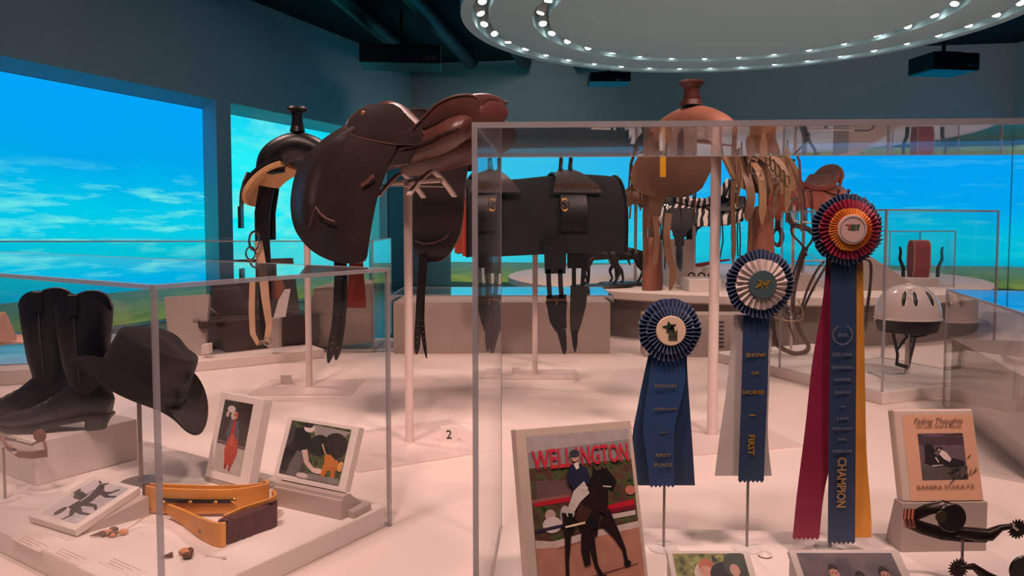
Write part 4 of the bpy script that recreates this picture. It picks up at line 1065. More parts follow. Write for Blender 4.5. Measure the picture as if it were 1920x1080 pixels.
def picture(name, parent, M, w, h, bg, shapes):
    """flat printed picture: M maps picture metres (x right, y up) to the parent; shapes in 0..1 with y up"""
    vs = [(0, 0, 0), (w, 0, 0), (w, h, 0), (0, h, 0)]; fs = [[0, 1, 2, 3]]; mats = [bg]; mi = [0]
    for k, (c, poly) in enumerate(shapes):
        m = pcol(c) if isinstance(c, tuple) else c
        if m not in mats: mats.append(m)
        b = len(vs); z = .00012 * (k + 1)
        vs += [(min(1, max(0, x)) * w, min(1, max(0, y)) * h, z) for x, y in poly]
        fs.append(list(range(b, b + len(poly)))); mi.append(mats.index(m))
    me = bpy.data.meshes.new(name); me.from_pydata([tuple(M @ V(v)) for v in vs], [], fs)
    for m in mats: me.materials.append(m)
    me.polygons.foreach_set('material_index', mi); me.update()
    bm_n = M.to_3x3() @ V((0, 0, 1))
    for p in me.polygons:
        if p.normal.dot(bm_n) < 0: p.flip()
    o = bpy.data.objects.new(name, me); COL.objects.link(o); o.parent = parent; return o
def frame_thing(name, label, cat, bl, br, tl, th, mat_=WHITE, loc=None, edge=.0015):
    """board with front face given by three world points; returns (empty, matrix local)"""
    bl, br, tl = V(bl), V(br), V(tl); M = frame_from(bl, br - bl, tl - bl); w = (br - bl).length; h = (tl - bl).dot(M.to_3x3().col[1])
    t = bpy.data.objects.new(name, None); COL.objects.link(t); t.matrix_world = M; t.empty_display_size = .05
    t.location = M.translation; t.rotation_euler = M.to_euler(); tag(t, label, cat)
    mb = MB(); mb.box((w / 2, h / 2, -th / 2), (w, h, th)); mb.build('board', mat_, t, False, bevel=edge)
    return t, w, h
I4 = Matrix.Identity(4)
def T(x, y, z=0.0006): return Matrix.Translation((x, y, z))
FOLIAGE = blotch_mat('printed_foliage', [(26, 34, 26), (52, 66, 40), (96, 104, 64), (40, 52, 36)], 90, 4, .35)
LIGHTFOL = blotch_mat('printed_light_foliage', [(60, 76, 40), (128, 132, 74), (176, 176, 110)], 70, 4, .35)
DARKBG = blotch_mat('printed_dark_trees', [(36, 32, 32), (66, 58, 54), (44, 42, 42)], 80, 4, .35)
GREYBG = blotch_mat('printed_grey_backdrop', [(78, 70, 76), (120, 108, 112), (96, 88, 94)], 14, 3, .35)
ARENA = blotch_mat('printed_arena_sand', [(176, 122, 102), (194, 138, 116)], 30, 3, .35)

# framed photo of a rider in red on a chestnut horse
t, w, h = frame_thing('framed_photograph', 'tall framed photograph of a chestnut horse and rider, left of the wider frame', 'photograph', at(384, 893, 1.89), at(464, 915, 1.80), at(413, 734, 1.94), .028)
g1 = t
sh = [((186, 176, 168), [(0, 0), (1, 0), (1, .36), (0, .38)]), ((120, 100, 92), [(0, .40), (1, .37), (1, .40), (0, .43)]), ((206, 196, 190), ell(.30, .88, .14, .05)), ((198, 186, 180), ell(.42, .80, .10, .06)), ((190, 180, 172), ell(.2, .80, .06, .04)),
      ((150, 60, 44), limb([(.50, .36), (.44, .18), (.46, .05)], [.16, .12, .07])), ((150, 60, 44), limb([(.62, .36), (.62, .18), (.60, .03)], [.14, .10, .06])), ((180, 70, 52), limb([(.56, .50), (.54, .30), (.56, .12)], [.34, .46, .26])), ((196, 90, 70), limb([(.52, .54), (.52, .46), (.50, .38)], [.16, .14, .10])),
      ((90, 86, 90), limb([(.32, .62), (.36, .48)], [.10, .10])), ((90, 86, 90), limb([(.68, .62), (.68, .48)], [.10, .10])), ((84, 90, 104), limb([(.50, .74), (.50, .54)], [.30, .34])), ((170, 52, 52), limb([(.51, .74), (.50, .54)], [.10, .12])), ((206, 142, 118), ell(.51, .785, .055, .035)), ((176, 60, 50), ell(.51, .815, .085, .018)), ((190, 120, 100), ell(.51, .835, .05, .024))]
picture('print', t, T(w * .13, h * .10), w * .66, h * .82, DARKBG, sh)
# wide framed photo on its grey block
bl, br, tl = at(512, 893, 1.75), at(646, 921, 1.655), at(537, 779, 1.80)
t, w, h = frame_thing('framed_photograph', 'wide framed photograph of a crouching person with a dog, on a grey holder', 'photograph', bl, br, tl, .022)
sh = [((64, 60, 60), [(0, 0), (.45, 0), (.30, .6), (0, 1)]), ((150, 146, 144), [(.36, .98), (1, .95), (.72, .60), (.50, .68)]), ((30, 32, 34), ell(.80, .66, .20, .24)), ((34, 36, 34), ell(.55, .62, .16, .2)), ((26, 26, 28), limb([(.2, .9), (.28, .62), (.18, .4), (.10, .05)], [.2, .34, .4, .30])), ((96, 92, 90), limb([(.30, .45), (.24, .18), (.22, .0)], [.18, .2, .2])),
      ((216, 200, 196), ell(.33, .90, .09, .075)), ((30, 28, 30), ell(.30, .955, .085, .05)), ((206, 176, 166), limb([(.33, .50), (.42, .28), (.56, .16)], [.10, .08, .07])), ((226, 196, 186), ell(.62, .17, .10, .05)), ((198, 168, 128), limb([(.60, .66), (.68, .5), (.86, .40)], [.025, .02, .02])),
      ((190, 116, 50), limb([(.72, .48), (.80, .30), (.93, .34)], [.10, .26, .18])), ((190, 112, 46), limb([(.74, .30), (.72, .10), (.74, .03)], [.10, .07, .05])), ((180, 104, 40), limb([(.86, .28), (.88, .12), (.86, .05)], [.09, .06, .05])), ((216, 160, 90), ell(.97, .32, .05, .09)), ((130, 124, 124), [(.4, 0), (1, 0), (1, .10), (.5, .10)]), ((206, 190, 186), ell(.40, .04, .10, .05))]
picture('print', t, T(w * .07, h * .07), w * .84, h * .87, FOLIAGE, sh)
hb = [onz(512, 947, DECK), onz(640, 976, DECK)]
uu = (hb[1] - hb[0]).normalized(); nn = V((-uu.y, uu.x, 0))
mb = MB(); c = (hb[0] + hb[1]) / 2; zf = (bl.z + br.z) / 2 - .003 - DECK
L = (hb[1] - hb[0]).length
t = thing('photo_holder', 'grey wedge holder with a grooved front carrying the wide framed photograph', 'holder', c, (0, 0, math.atan2(uu.y, uu.x)))
mb.prism([(0, 0), (.0, 0.001)], 0, 0) if False else None
mb = MB(); prof = [(0, 0), (0, zf - .012), (.006, zf - .012), (.008, zf - .004), (.03, zf - .004), (.09, 0)]
mb.add([V((x, y, z)) for x in (-L / 2, L / 2) for y, z in prof], [list(range(6)), list(range(6, 12))[::-1]] + [[i, 6 + i, 6 + (i + 1) % 6, (i + 1) % 6] for i in range(6)]); mb.build('wedge', GREYB, t, False, bevel=.001)
mb = MB(); mb.box((L * .53, .05, .008), (L * .14, .06, .016)); mb.build('foot', GREYB, t, False, bevel=.001)
# wedge foot under the tall frame
b0, b1_ = V(g1.matrix_basis.translation), at(464, 915, 1.80)
uu = (b1_ - b0); uu.z = 0; L = uu.length; uu.normalize(); c = (b0 + b1_) / 2
t = thing('photo_holder', 'low grey wedge holder under the tall framed photograph', 'holder', (c.x, c.y, DECK), (0, 0, math.atan2(uu.y, uu.x)))
mb = MB(); zf = min(b0.z, b1_.z) - DECK - .001
mb.add([V((x, y, z)) for x in (-L / 2, L / 2 + .02) for y, z in ((0, 0), (0, zf), (.035, zf), (.09, 0))], [[0, 1, 2, 3], [7, 6, 5, 4]] + [[i, 4 + i, 4 + (i + 1) % 4, (i + 1) % 4] for i in range(4)]); mb.build('wedge', GREYB, t, False, bevel=.001)
# lying board with black and white photo
p0, p1, p3 = onz(52, 967, DECK + .018), onz(140, 994, DECK + .018), onz(197, 897, DECK + .062)
t, w, h = frame_thing('mounted_photograph', 'black and white riding photograph on a thick white board lying tilted before the boots', 'photograph', p0, p1, p3, .016)
K = (36, 34, 42)
sh = [((188, 184, 190), [(0, 0), (1, 0), (1, .30), (0, .34)]), (K, limb([(.30, .56), (.52, .52), (.74, .56)], [.18, .22, .16])), (K, limb([(.72, .56), (.84, .66), (.93, .60)], [.15, .10, .07])), (K, limb([(.32, .5), (.20, .40), (.10, .44)], [.12, .06, .04])), (K, limb([(.34, .48), (.28, .30), (.30, .12)], [.10, .05, .035])), (K, limb([(.44, .46), (.46, .26), (.40, .10)], [.08, .05, .035])), (K, limb([(.68, .48), (.74, .32), (.84, .26)], [.09, .05, .035])), (K, limb([(.72, .50), (.66, .28), (.70, .14)], [.08, .05, .03])),
      (K, limb([(.54, .60), (.56, .78), (.60, .84)], [.12, .14, .09])), (K, ell(.62, .90, .05, .055)), (K, ell(.62, .925, .10, .022)), ((200, 196, 200), limb([(.46, .58), (.62, .60), (.70, .66)], [.03, .03, .02])), ((150, 148, 156), limb([(.60, .66), (.72, .64)], [.05, .03])), (K, ell(.22, .66, .09, .05)), (K, limb([(.86, .70), (.9, .80)], [.03, .02]))]
# horse runs along the board's long side
sh = sh[:1] + [(c_, [(.52 + 1.25 * (x - .52), .46 + 1.3 * (y - .5)) for x, y in poly]) for c_, poly in sh[1:]]
sh = [(c_, [(y, x) for x, y in poly][::-1]) for c_, poly in sh]
sh = [(c_, [(1 - x, y) for x, y in poly][::-1]) for c_, poly in sh]
picture('print', t, T(w * .14, h * .10), w * .74, h * .82, mat('printed_pale_sky', (206, 198, 200), .4, var=.03), sh)
c = (p1 + p3) / 2 ; 
t = thing('photo_wedge', 'hidden low wedge propping up the lying photograph', 'wedge', (0, 0, 0)); bpy.data.objects.remove(t)
e1 = (p1 - p0); e1.z = 0
pa, pb_ = p3 - V((0, 0, 0)), p3 + (p1 - p0)
mb = MB(); n_ = (p1 - p0).cross(p3 - p0).normalized()
q = [p0 + (p1 - p0) * .08 + (p3 - p0) * .12, p1 - (p1 - p0) * .08 + (p3 - p0) * .12, p1 - (p1 - p0) * .08 + (p3 - p0) * .97, p0 + (p1 - p0) * .08 + (p3 - p0) * .97]
q = [x - n_ * .0165 for x in q]; c = sum(q, V()) / 4; c.z = DECK
vs = [x - c for x in q] + [V((x.x - c.x, x.y - c.y, 0)) for x in q]
mb.add(vs, [[0, 1, 2, 3], [7, 6, 5, 4]] + [[i, 4 + i, 4 + (i + 1) % 4, (i + 1) % 4] for i in range(4)]); o = mb.build('photo_wedge', GREYB, None, False); o.location = c
tag(o, 'low grey wedge propping up the lying black and white photograph', 'wedge')

# ------------------------------------------------------------------ studded leather piece with dark fringe
YEL = mat('honey_leather', (214, 144, 66), .5, var=.12, scale=14, bump=.15)
FR = mat('dark_red_fringe', (78, 34, 38), .85, var=.25, scale=60, bump=.9, bscale=160)
base = onz(390, 1010, DECK)
t = thing('studded_leather_hobble', 'honey coloured leather bands with a brass studded black strap and dark red fringe', 'leather tack', base)
def lp(px, py, Y): return at(px, py, Y) - base
# upper band: a curved broad strip standing on edge
def band(top, bot, n=30):
    """top/bot lists of (px,py,Y)"""
    return lambda u, v: (lambda a, b: a + (b - a) * v)(V(interp([tuple(lp(*p)) for p in top], u)), V(interp([tuple(lp(*p)) for p in bot], u)))
def PX(px, Y, z): return V(((px - 960) / F * (Y * math.cos(PITCH) + (EYE - z) * math.sin(PITCH)), Y, z))
def world_band(xs, z_top, z_bot, Ys, th, name, m, parent, sm=True):
    """strip standing on edge: pixel xs at depth Ys between heights"""
    def fn(u, v):
        px, Y, zt, zb = interp([(x, y, a, b) for x, y, a, b in zip(xs, Ys, z_top, z_bot)], u)
        z = zt + (zb - zt) * v; return PX(px, Y, z) - base
    mb = MB(); mb.sheet(fn, 40, 8, th); return mb.build(name, m, parent, ang=50)
# heights above the deck
Z = DECK
ub = world_band([274, 300, 360, 430, 470, 498, 502, 494], [Z + .062] * 4 + [Z + .064] * 4, [Z + .006, Z + .006, Z + .008, Z + .010, Z + .010, Z + .010, Z + .01, Z + .01], [1.68, 1.665, 1.655, 1.655, 1.665, 1.685, 1.70, 1.712], .006, 'upper_band', YEL, t)
ob = world_band([282, 330, 400, 460, 492], [Z + .060] * 5, [Z + .03] * 5, [1.700, 1.692, 1.685, 1.69, 1.705], .006, 'back_band', YEL, t)
world_band([300, 350, 400, 438], [Z + .042] * 4, [Z + .034] * 4, [1.655, 1.648, 1.646, 1.648], .004, 'black_strap', BLK, ub)
for px in (306, 356, 404, 438):
    mb = MB(); Y = 1.643; mb.ball(PX(px, Y, Z + .038 + (.003 if px == 438 else 0)) - base, (.006, .003, .0032) if px < 430 else (.007, .003, .006), 12, 8); mb.build('brass_stud', BRASS, ub)
world_band([272, 276, 280], [Z + .060] * 3, [Z + .016] * 3, [1.70, 1.69, 1.68], .012, 'dark_edge_roll', mat('dark_brown_edge', (60, 30, 24), .6), ub)
# lower band, curved like a hoof boot
lb = world_band([316, 345, 370, 385, 400, 415, 422], [Z + .034, Z + .036, Z + .042, Z + .046, Z + .048, Z + .050, Z + .050], [Z + .012, Z + .006, Z + .002, Z + .001, Z + .001, Z + .001, Z + .001], [1.64, 1.60, 1.55, 1.525, 1.505, 1.495, 1.50], .007, 'lower_band', YEL, t)
world_band([420, 460, 500, 516, 512], [Z + .052] * 5, [Z + .02] * 5, [1.53, 1.58, 1.62, 1.65, 1.68], .006, 'lower_band_side', YEL, lb)
mb = MB(); mb.ball(PX(378, 1.533, Z + .016) - base, (.008, .003, .004), 12, 8); mb.build('stud', ROD, lb)
def frf(u, v):
    px, Y = interp([(416, 1.508), (440, 1.53), (470, 1.56), (500, 1.59), (515, 1.61)], u)
    return PX(px, Y, Z + .05 - .049 * v) + V((.0015 * math.sin(u * 60), .0015 * math.cos(u * 47), .001 * math.sin(u * 80))) - base
mb = MB(); mb.sheet(frf, 60, 8, .022); fr = mb.build('fringe', FR, t, ang=70)
mb = MB(); random.seed(5)
for k in range(70):
    a = frf(random.random(), 1.0) + V((0, -.011, .001)); mb.cyl(a, a + V((random.uniform(-.004, .004), random.uniform(-.006, 0), random.uniform(.006, .035))), .0011, .0006, 5)
mb.build('loose_threads', FR, fr)
mb = MB(); a_ = onz(292, 968, Z + .03) - base; mb.tube([onz(278, 965, Z + .03) - base, onz(250, 985, Z + .01) - base, onz(228, 998, Z + .008) - base], .0012, 6); mb.build('cord', PALESTRAP, t)
mb = MB(); mb.tube([onz(385, 1040, Z + .003) - base, onz(405, 1043, Z + .003) - base, onz(420, 1045, Z + .003) - base], .001, 6); mb.ball(onz(421, 1045, Z + .004) - base, .004, 10, 8); mb.build('cord_bead', WHITE, t)
for nm, px, py, lab in (('bead_tassel', 212, 1004, 'small cluster of carved orange beads beside the lying photograph'), ('bead_tassel', 345, 1044, 'small cluster of carved orange beads in front of the fringed leather')):
    c = onz(px, py, Z); t = thing(nm, lab, 'tassel', c)
    random.seed(px)
    for k in range(7):
        mb = MB(); p = V((random.uniform(-.022, .022), random.uniform(-.012, .012), .006 + .003 * random.random())); mb.ball(p, (.010, .006, .006), 12, 8, Matrix.Rotation(random.uniform(0, 3), 3, 'Z')); mb.build('bead', mat('carved_orange_bead', (206, 138, 92), .5, var=.2, scale=60) if k % 3 else mat('dark_bead', (90, 52, 36), .5, var=.2), t)
    mb = MB(); mb.cyl((-.02, -.004, .007), (-.042, -.012, .004), .005, .001, 8); mb.build('point', mat('dark_bead', (90, 52, 36)), t)
# caption panels on the deck front (tiny unreadable grey lines)
cap = mat('pale_grey_print', (176, 150, 146), .5, var=0)
for k, (px, py) in enumerate(((60, 1018), (130, 1042), (230, 1062))):
    c = onz(px, py, DECK); t = thing('caption_label', ['caption label on the deck at the left edge', 'caption label on the deck below the lying photograph', 'caption label on the deck beside the case corner'][k], 'label', (c.x, c.y, DECK), (0, 0, math.atan2(-.545, .839)))
    mb = MB(); mb.box((0, 0, .0005), (.12, .03, .001)); mb.build('card', PEARL, t, False)
    mb = MB()
    for j in range(3): mb.box((-.005 * j, .008 - .008 * j, .0011), (.095 - .02 * j, .0018, .0004))
    mb.build('printed_lines', cap, t, False)
# brown spur with strap on a pin at the left edge
SPB = at(20, 825, 1.78); t = thing('spur', 'brown leather strapped spur on a pin at the left edge before the boots', 'spur', SPB)
def sp_(px, py, Y=1.78): return at(px, py, Y) - SPB
mb = MB(); mb.strap([sp_(-14, 792), sp_(0, 815), sp_(14, 838, 1.76), sp_(34, 851, 1.75), sp_(60, 853, 1.75), sp_(86, 850, 1.77), sp_(84, 832, 1.80)], .020, .005, (0, -.5, 1)); st_ = mb.build('strap', RUSTLEATH, t)
mb = MB(); mb.tube([sp_(4, 822, 1.80), sp_(30, 826, 1.83), sp_(60, 834, 1.83), sp_(76, 826, 1.82)], .0035, 8); mb.build('heel_band', ROD, t)
mb = MB(); mb.lathe([(.013, 0), (.016, .003), (.012, .006)], 20, (0, 0, 0), 'y'); rw = mb.build('button', RUSTLEATH, st_); rw.location = sp_(76, 816, 1.80)
mb = MB(); mb.lathe([(.005, 0), (.007, .003), (.004, .005)], 16, (0, 0, 0), 'y'); rw = mb.build('concho', CHROME, st_); rw.location = sp_(28, 845, 1.745)
pb_ = onz(10, 937, DECK)
t = thing('pin_stand', 'thin steel pin stand holding the brown spur at the left edge', 'stand', pb_)
mb = MB(); mb.cyl((0, 0, 0), (0, 0, .003), .03); mb.build('base_disc', WHITE, t)
mb = MB(); mb.cyl((0, 0, .003), (0, 0, SPB.z - DECK - .012), .003); mb.build('pin', ROD, t)

# number blocks on the platform
def numblock(label, foot, s, num=None):
    c = onz(foot[0], foot[1], PLAT); t = thing('number_block', label, 'number block', c, (0, 0, .06))
    mb = MB(); prof = [(-.0, 0), (0, s), (.006, s), (s * .7, 0)]
    mb.add([V((x, y, z)) for x in (-s / 2, s / 2) for y, z in prof], [[0, 1, 2, 3], [7, 6, 5, 4]] + [[i, 4 + i, 4 + (i + 1) % 4, (i + 1) % 4] for i in range(4)]); mb.build('block', WHITE, t, False, bevel=.0008)
    if num: text_obj([text_mesh(num, s * .75, 'n', None, t, Matrix.Translation((0, -.0006, s * .5)) @ Matrix.Rotation(PI / 2, 4, 'X'), .0005)], 'numeral', BLK, t)
numblock('small white block with a black number 2 beside the nearest pole', (842, 831), .054, '2')
numblock('small blank white block beside the second pole', (536, 723), .046)
numblock('small blank block on the base plate below the black pad', (968, 703), .036)

# ------------------------------------------------------------------ right case contents
SAT = lambda n, c, r=.42: mat(n, c, r, var=.06, scale=30, sheen=.3)
NAVY = SAT('navy_satin', (34, 56, 102)); CRIM = SAT('crimson_satin', (160, 12, 62)); GOLD = SAT('gold_satin', (236, 150, 34)); SILV = SAT('silver_white_satin', (214, 196, 190)); BLUE = SAT('royal_blue_satin', (28, 64, 112))
SILVR = SAT('silver_grey_satin', (196, 186, 184)); GOLDR = SAT('gold_ribbon_satin', (226, 150, 48)); CRIMR = SAT('crimson_ribbon_satin', (132, 0, 52)); NAVYR = SAT('blue_ribbon_satin', (28, 54, 90)); TRIM_ = SAT('pale_blue_trim', (120, 134, 166))
FOIL = mat('gold_foil_lettering', (176, 150, 92), .35, metal=.6, var=0); FOILD = mat('grey_foil_lettering', (128, 126, 140), .4, metal=.3, var=0); FOILY = mat('yellow_foil_lettering', (206, 160, 60), .35, metal=.5, var=0)
def ruffle(parent, name, m, ri, ro, y, pleats, amp, tip=None, seed=0):
    rnd = random.Random(seed); N = pleats * 4; ph = [rnd.uniform(-.25, .25) for _ in range(pleats)]; ra = [rnd.uniform(.97, 1.02) for _ in range(pleats)]
    R = [0, .25, .55, .85, 1.0]; vs = []; fs = []
    for j, q in enumerate(R):
        for i in range(N):
            p, k = divmod(i, 4); sh = (0, .45, 1.0, .45)[k]; a = 2 * PI * (p + k / 4 * .7 + ph[p] * .2) / pleats + .06 * q * (k in (1, 2))
            r = ri + (ro * ra[p] - ri) * q; r = r * (1 - .015 * (k == 0) * q)
            vs.append(V((r * math.cos(a), y - amp * sh * (.35 + .65 * q) - .004 * (1 - q), r * math.sin(a))))
    for j in range(len(R) - 1):
        for i in range(N): k = (i + 1) % N; fs.append([j * N + i, j * N + k, (j + 1) * N + k, (j + 1) * N + i])
    n = len(vs); vs2 = [v + V((0, .0012, 0)) for v in vs]; fs2 = [[x + n for x in f[::-1]] for f in fs]
    for j in (0, len(R) - 1):
        for i in range(N): k = (i + 1) % N; fs2.append([j * N + i, j * N + k, n + j * N + k, n + j * N + i])
    mb = MB(); mb.add(vs + vs2, fs + fs2); o = mb.build(name, m, parent, ang=25)
    if tip:
        mb = MB()
        for p in range(pleats):
            pts = [vs[j * N + p * 4 + 2] + V((0, -.0006, 0)) for j in range(1, len(R))]; mb.tube(pts, .0007, 4)
        mb.build('pleat_edging', tip, o)
    return o
def rib(parent, name, m, rows, Y, th=.0006, wav=.003, zig=True, ph=0.0):
    """ribbon tail: rows (py, x_left, x_right) in pixels at depth Y; bottom edge pinked"""
    o0 = V(parent.location)
    nr = 30; nu = 13
    def fn(u, v):
        y, xl, xr = interp(rows, v); px = xl + (xr - xl) * u
        if zig and v > .999: y += (2.2 if int(round(u * (nu - 1))) % 2 else -2.2)
        return at(px, y, Y + wav * math.sin(5 * v + ph) + .5 * wav * math.sin(3 * u + ph)) - o0
    mb = MB(); mb.sheet(fn, nu, nr, th); return mb.build(name, m, parent)
def rosette(label, px, py, Y, foot, rad_px):
    c = at(px, py, Y); t = thing('award_rosette', label, 'rosette', c, (0, 0, 0), 'award rosettes in the right case'); r = rad_px / F * Y
    return t, c, r
def rstand(label, px, Y, ztop, base=True):
    p = at(px, 700, Y); t = thing('rosette_stand', label, 'stand', (p.x, Y, DECK))
    mb = MB(); mb.lathe([(.03, 0), (.03, .002), (.006, .004)], 32); mb.build('base_disc', HOUSING, t)
    mb = MB(); mb.cyl((0, 0, .003), (0, 0, ztop - DECK), .0028, seg=10); mb.build('rod', ROD, t)
def letters(parent, items, m, name='lettering'):
    """items: (text, px, py, Y, height m, rotation deg, xscale)"""
    o0 = V(parent.location); L = []
    for s, px, py, Y, hgt, rot, xs in items:
        M = Matrix.Translation(at(px, py, Y) - o0) @ Matrix.Rotation(PI / 2, 4, 'X') @ Matrix.Rotation(math.radians(rot), 4, 'Z')
        L.append(text_mesh(s, hgt, 'l', m, parent, M, .0002, xs=xs, bold=.022))
    return text_obj(L, name, m, parent)
YR = 1.46
# rosette 1: blue
t, c, r = rosette('all blue rosette with a white star badge, lowest of the three rosettes', 1255, 618, YR, None, 61)
ruffle(t, 'outer_ruffle', NAVY, r * .55, r * .98, 0, 40, .010, TRIM_, 1); ruffle(t, 'inner_ruffle', NAVY, r * .38, r * .74, -.008, 34, .007, TRIM_, 2)
mb = MB(); mb.lathe([(r * .45, 0), (r * .46, .003), (r * .44, .005)], 40, (0, -.013, 0), 'y'); bd = mb.build('badge', mat('cream_badge', (238, 206, 178), .4, var=0), t)
def flat(parent, name, m, polys, y, sc, th=.0006):
    mb = MB()
    for poly in polys:
        n = len(poly); vs = [V((x * sc, y, z * sc)) for x, z in poly] + [V((x * sc, y + th, z * sc)) for x, z in poly]
        mb.add(vs, [list(range(n)), list(range(n, 2 * n))[::-1]] + [[i, n + i, n + (i + 1) % n, (i + 1) % n] for i in range(n)])
    return mb.build(name, m, parent, False)
star = [((.26 if k % 2 == 0 else .11) * math.cos(PI / 2 + k * PI / 5 + .2) - .06, (.22 if k % 2 == 0 else .10) * math.sin(PI / 2 + k * PI / 5 + .2) + .13) for k in range(10)]
dgreen = mat('dark_green_ink', (36, 52, 30), .5, var=0)
bars = [[(-.10, -.02 - .065 * k), (.20, -.02 - .065 * k), (.20, -.045 - .065 * k), (-.10, -.045 - .065 * k)] for k in range(5)] + [[(.18, -.33), (.20, -.33), (.20, .06), (.18, .06)], [(-.10, .06), (.02, .20), (.12, .05), (.06, .04)]]
flat(bd, 'star_emblem', dgreen, [star] + bars, -.0192, r * .9)
rib(t, 'ribbon_tail', NAVYR, [(665, 1216, 1288), (700, 1208, 1289), (760, 1196, 1293), (830, 1185, 1298), (910, 1194, 1303)], YR + .012, zig=False, ph=1)
rib(t, 'ribbon_tail', BLUE, [(665, 1222, 1284), (720, 1216, 1284), (800, 1206, 1266), (870, 1214, 1264), (912, 1218, 1265)], YR - .002, ph=2)
letters(t, [('DEVON', 1248, 724, YR - .008, .0085, 0, 1.5), ('HORSE SHOW', 1248, 767, YR - .008, .007, 0, 1.0), ('OF', 1245, 811, YR - .008, .006, 0, 1.5), ('FIRST', 1243, 854, YR - .008, .0095, 0, 1.3), ('PLACE', 1243, 872, YR - .008, .0095, 0, 1.3)], FOIL)
rstand('thin rod stand behind the lowest blue rosette', 1248, 1.49, c.z)
# rosette 2: blue and silver
t, c, r = rosette('blue and silver rosette with a green centre, middle of the three rosettes', 1424, 532, YR, None, 65)
ruffle(t, 'outer_ruffle', NAVY, r * .6, r * .99, 0, 46, .010, TRIM_, 3); ruffle(t, 'inner_ruffle', SILV, r * .35, r * .74, -.010, 24, .008, None, 4)
mb = MB(); mb.lathe([(r * .40, 0), (r * .41, .003), (r * .39, .005)], 40, (0, -.015, 0), 'y'); bd = mb.build('badge', mat('slate_green_badge', (72, 92, 96), .45, var=0), t)
hs = [limb([(-.22, -.10), (-.05, .02), (.12, .02)], [.03, .10, .08]), limb([(.12, .02), (.20, .12), (.10, .10)], [.07, .06, .03]), limb([(-.02, .02), (-.04, -.14)], [.05, .02]), limb([(.10, .0), (.12, -.14)], [.05, .02]), limb([(0, .06), (-.16, .14)], [.06, .03])]
flat(bd, 'gilt_emblem', FOILY, hs, -.0212, r * .95)
rib(t, 'ribbon_tail', SILVR, [(590, 1376, 1452), (650, 1370, 1446), (730, 1362, 1442), (820, 1349, 1440), (892, 1340, 1447)], YR + .014, zig=False, ph=1)
rib(t, 'ribbon_tail', NAVYR, [(592, 1394, 1442), (650, 1392, 1441), (730, 1390, 1439), (820, 1387, 1435), (903, 1384, 1432)], YR, ph=2)
letters(t, [('SHOW', 1417, 666, YR - .005, .0105, 0, 1.2), ('OF', 1416, 700, YR - .005, .009, 0, 1.3), ('HORSE', 1413, 736, YR - .005, .0105, 0, 1.3), ('~', 1411, 778, YR - .005, .02, 0, 1.0), ('FIRST', 1408, 834, YR - .005, .0175, -90, .98)], FOILY)
rstand('thin rod stand behind the blue and silver rosette', 1406, 1.49, c.z)
# rosette 3: champion
t, c, r = rosette('largest rosette of blue, crimson and gold with a CHAMPION ribbon, highest of the three', 1587, 430, YR, None, 67)
ruffle(t, 'outer_ruffle', NAVY, r * .62, r * 1.0, 0, 50, .010, TRIM_, 5); ruffle(t, 'middle_ruffle', CRIM, r * .5, r * .84, -.009, 40, .009, mat('pink_edging', (214, 60, 100), .4, var=0), 6); ruffle(t, 'inner_ruffle', GOLD, r * .34, r * .60, -.017, 44, .006, None, 7)
mb = MB(); mb.lathe([(r * .40, 0), (r * .41, .003), (r * .39, .005)], 40, (0, -.022, 0), 'y'); bd = mb.build('badge', mat('pale_pink_badge', (214, 178, 170), .4, var=0), t)
mb = MB(); mb.tube([V((r * .34 * math.cos(a), -.0275, r * .34 * math.sin(a))) for a in [2 * PI * k / 40 for k in range(40)]], .0005, 4, closed=True); mb.build('printed_ring', FOILD, bd)
flat(bd, 'emblem_red', mat('muted_red_ink', (170, 90, 84), .5, var=0), [[(-.20, .14), (-.06, .14), (-.06, .0), (-.12, .02), (-.12, .10)], [(-.14, .02), (-.08, -.02), (-.06, .04)]], -.0278, r)
flat(bd, 'emblem_green', mat('muted_green_ink', (70, 92, 70), .5, var=0), [[(-.05, .14), (.08, .14), (.08, -.02), (-.05, -.02)], [(.10, .14), (.20, .14), (.16, -.02), (.10, .0)]], -.0278, r)
rib(t, 'crimson_tail', CRIMR, [(480, 1549, 1582), (560, 1543, 1582), (680, 1523, 1580), (800, 1510, 1572), (920, 1495, 1546), (1010, 1486, 1536)], YR + .014, ph=1)
rib(t, 'gold_tail', GOLDR, [(480, 1596, 1618), (600, 1598, 1620), (720, 1600, 1622), (850, 1602, 1625), (960, 1603, 1633), (1008, 1603, 1634)], YR + .010, zig=False, ph=0)
rib(t, 'blue_tail', NAVYR, [(480, 1558, 1606), (600, 1557, 1606), (750, 1555, 1605), (900, 1553, 1604), (1018, 1552, 1603)], YR - .001, ph=2)
letters(t, [('2019', 1580, 628, YR - .007, .0085, 0, 1.1), ('DEL MAR', 1580, 665, YR - .007, .0082, 0, 1.15), ('NATIONAL', 1580, 689, YR - .007, .0080, 0, 1.05), ('HORSE', 1580, 712, YR - .007, .0085, 0, 1.2), ('SHOW', 1580, 736, YR - .007, .0085, 0, 1.2), ('~', 1580, 762, YR - .007, .014, 0, 1.4), ('$ 5,000', 1580, 785, YR - .007, .007, 0, 1.1), ('WEST COAST', 1580, 804, YR - .007, .0065, 0, 1.0), ('LEVEL', 1579, 824, YR - .007, .006, 0, 1.1), ('DRESSAGE', 1579, 846, YR - .007, .0078, 0, 1.05)], FOILD)
letters(t, [('CHAMPION', 1577, 905, YR - .007, .024, -90, .80)], mat('dull_gold_lettering', (186, 148, 100), .4, metal=.3, var=0), 'champion_lettering')
mb = MB(); o0 = V(t.location)
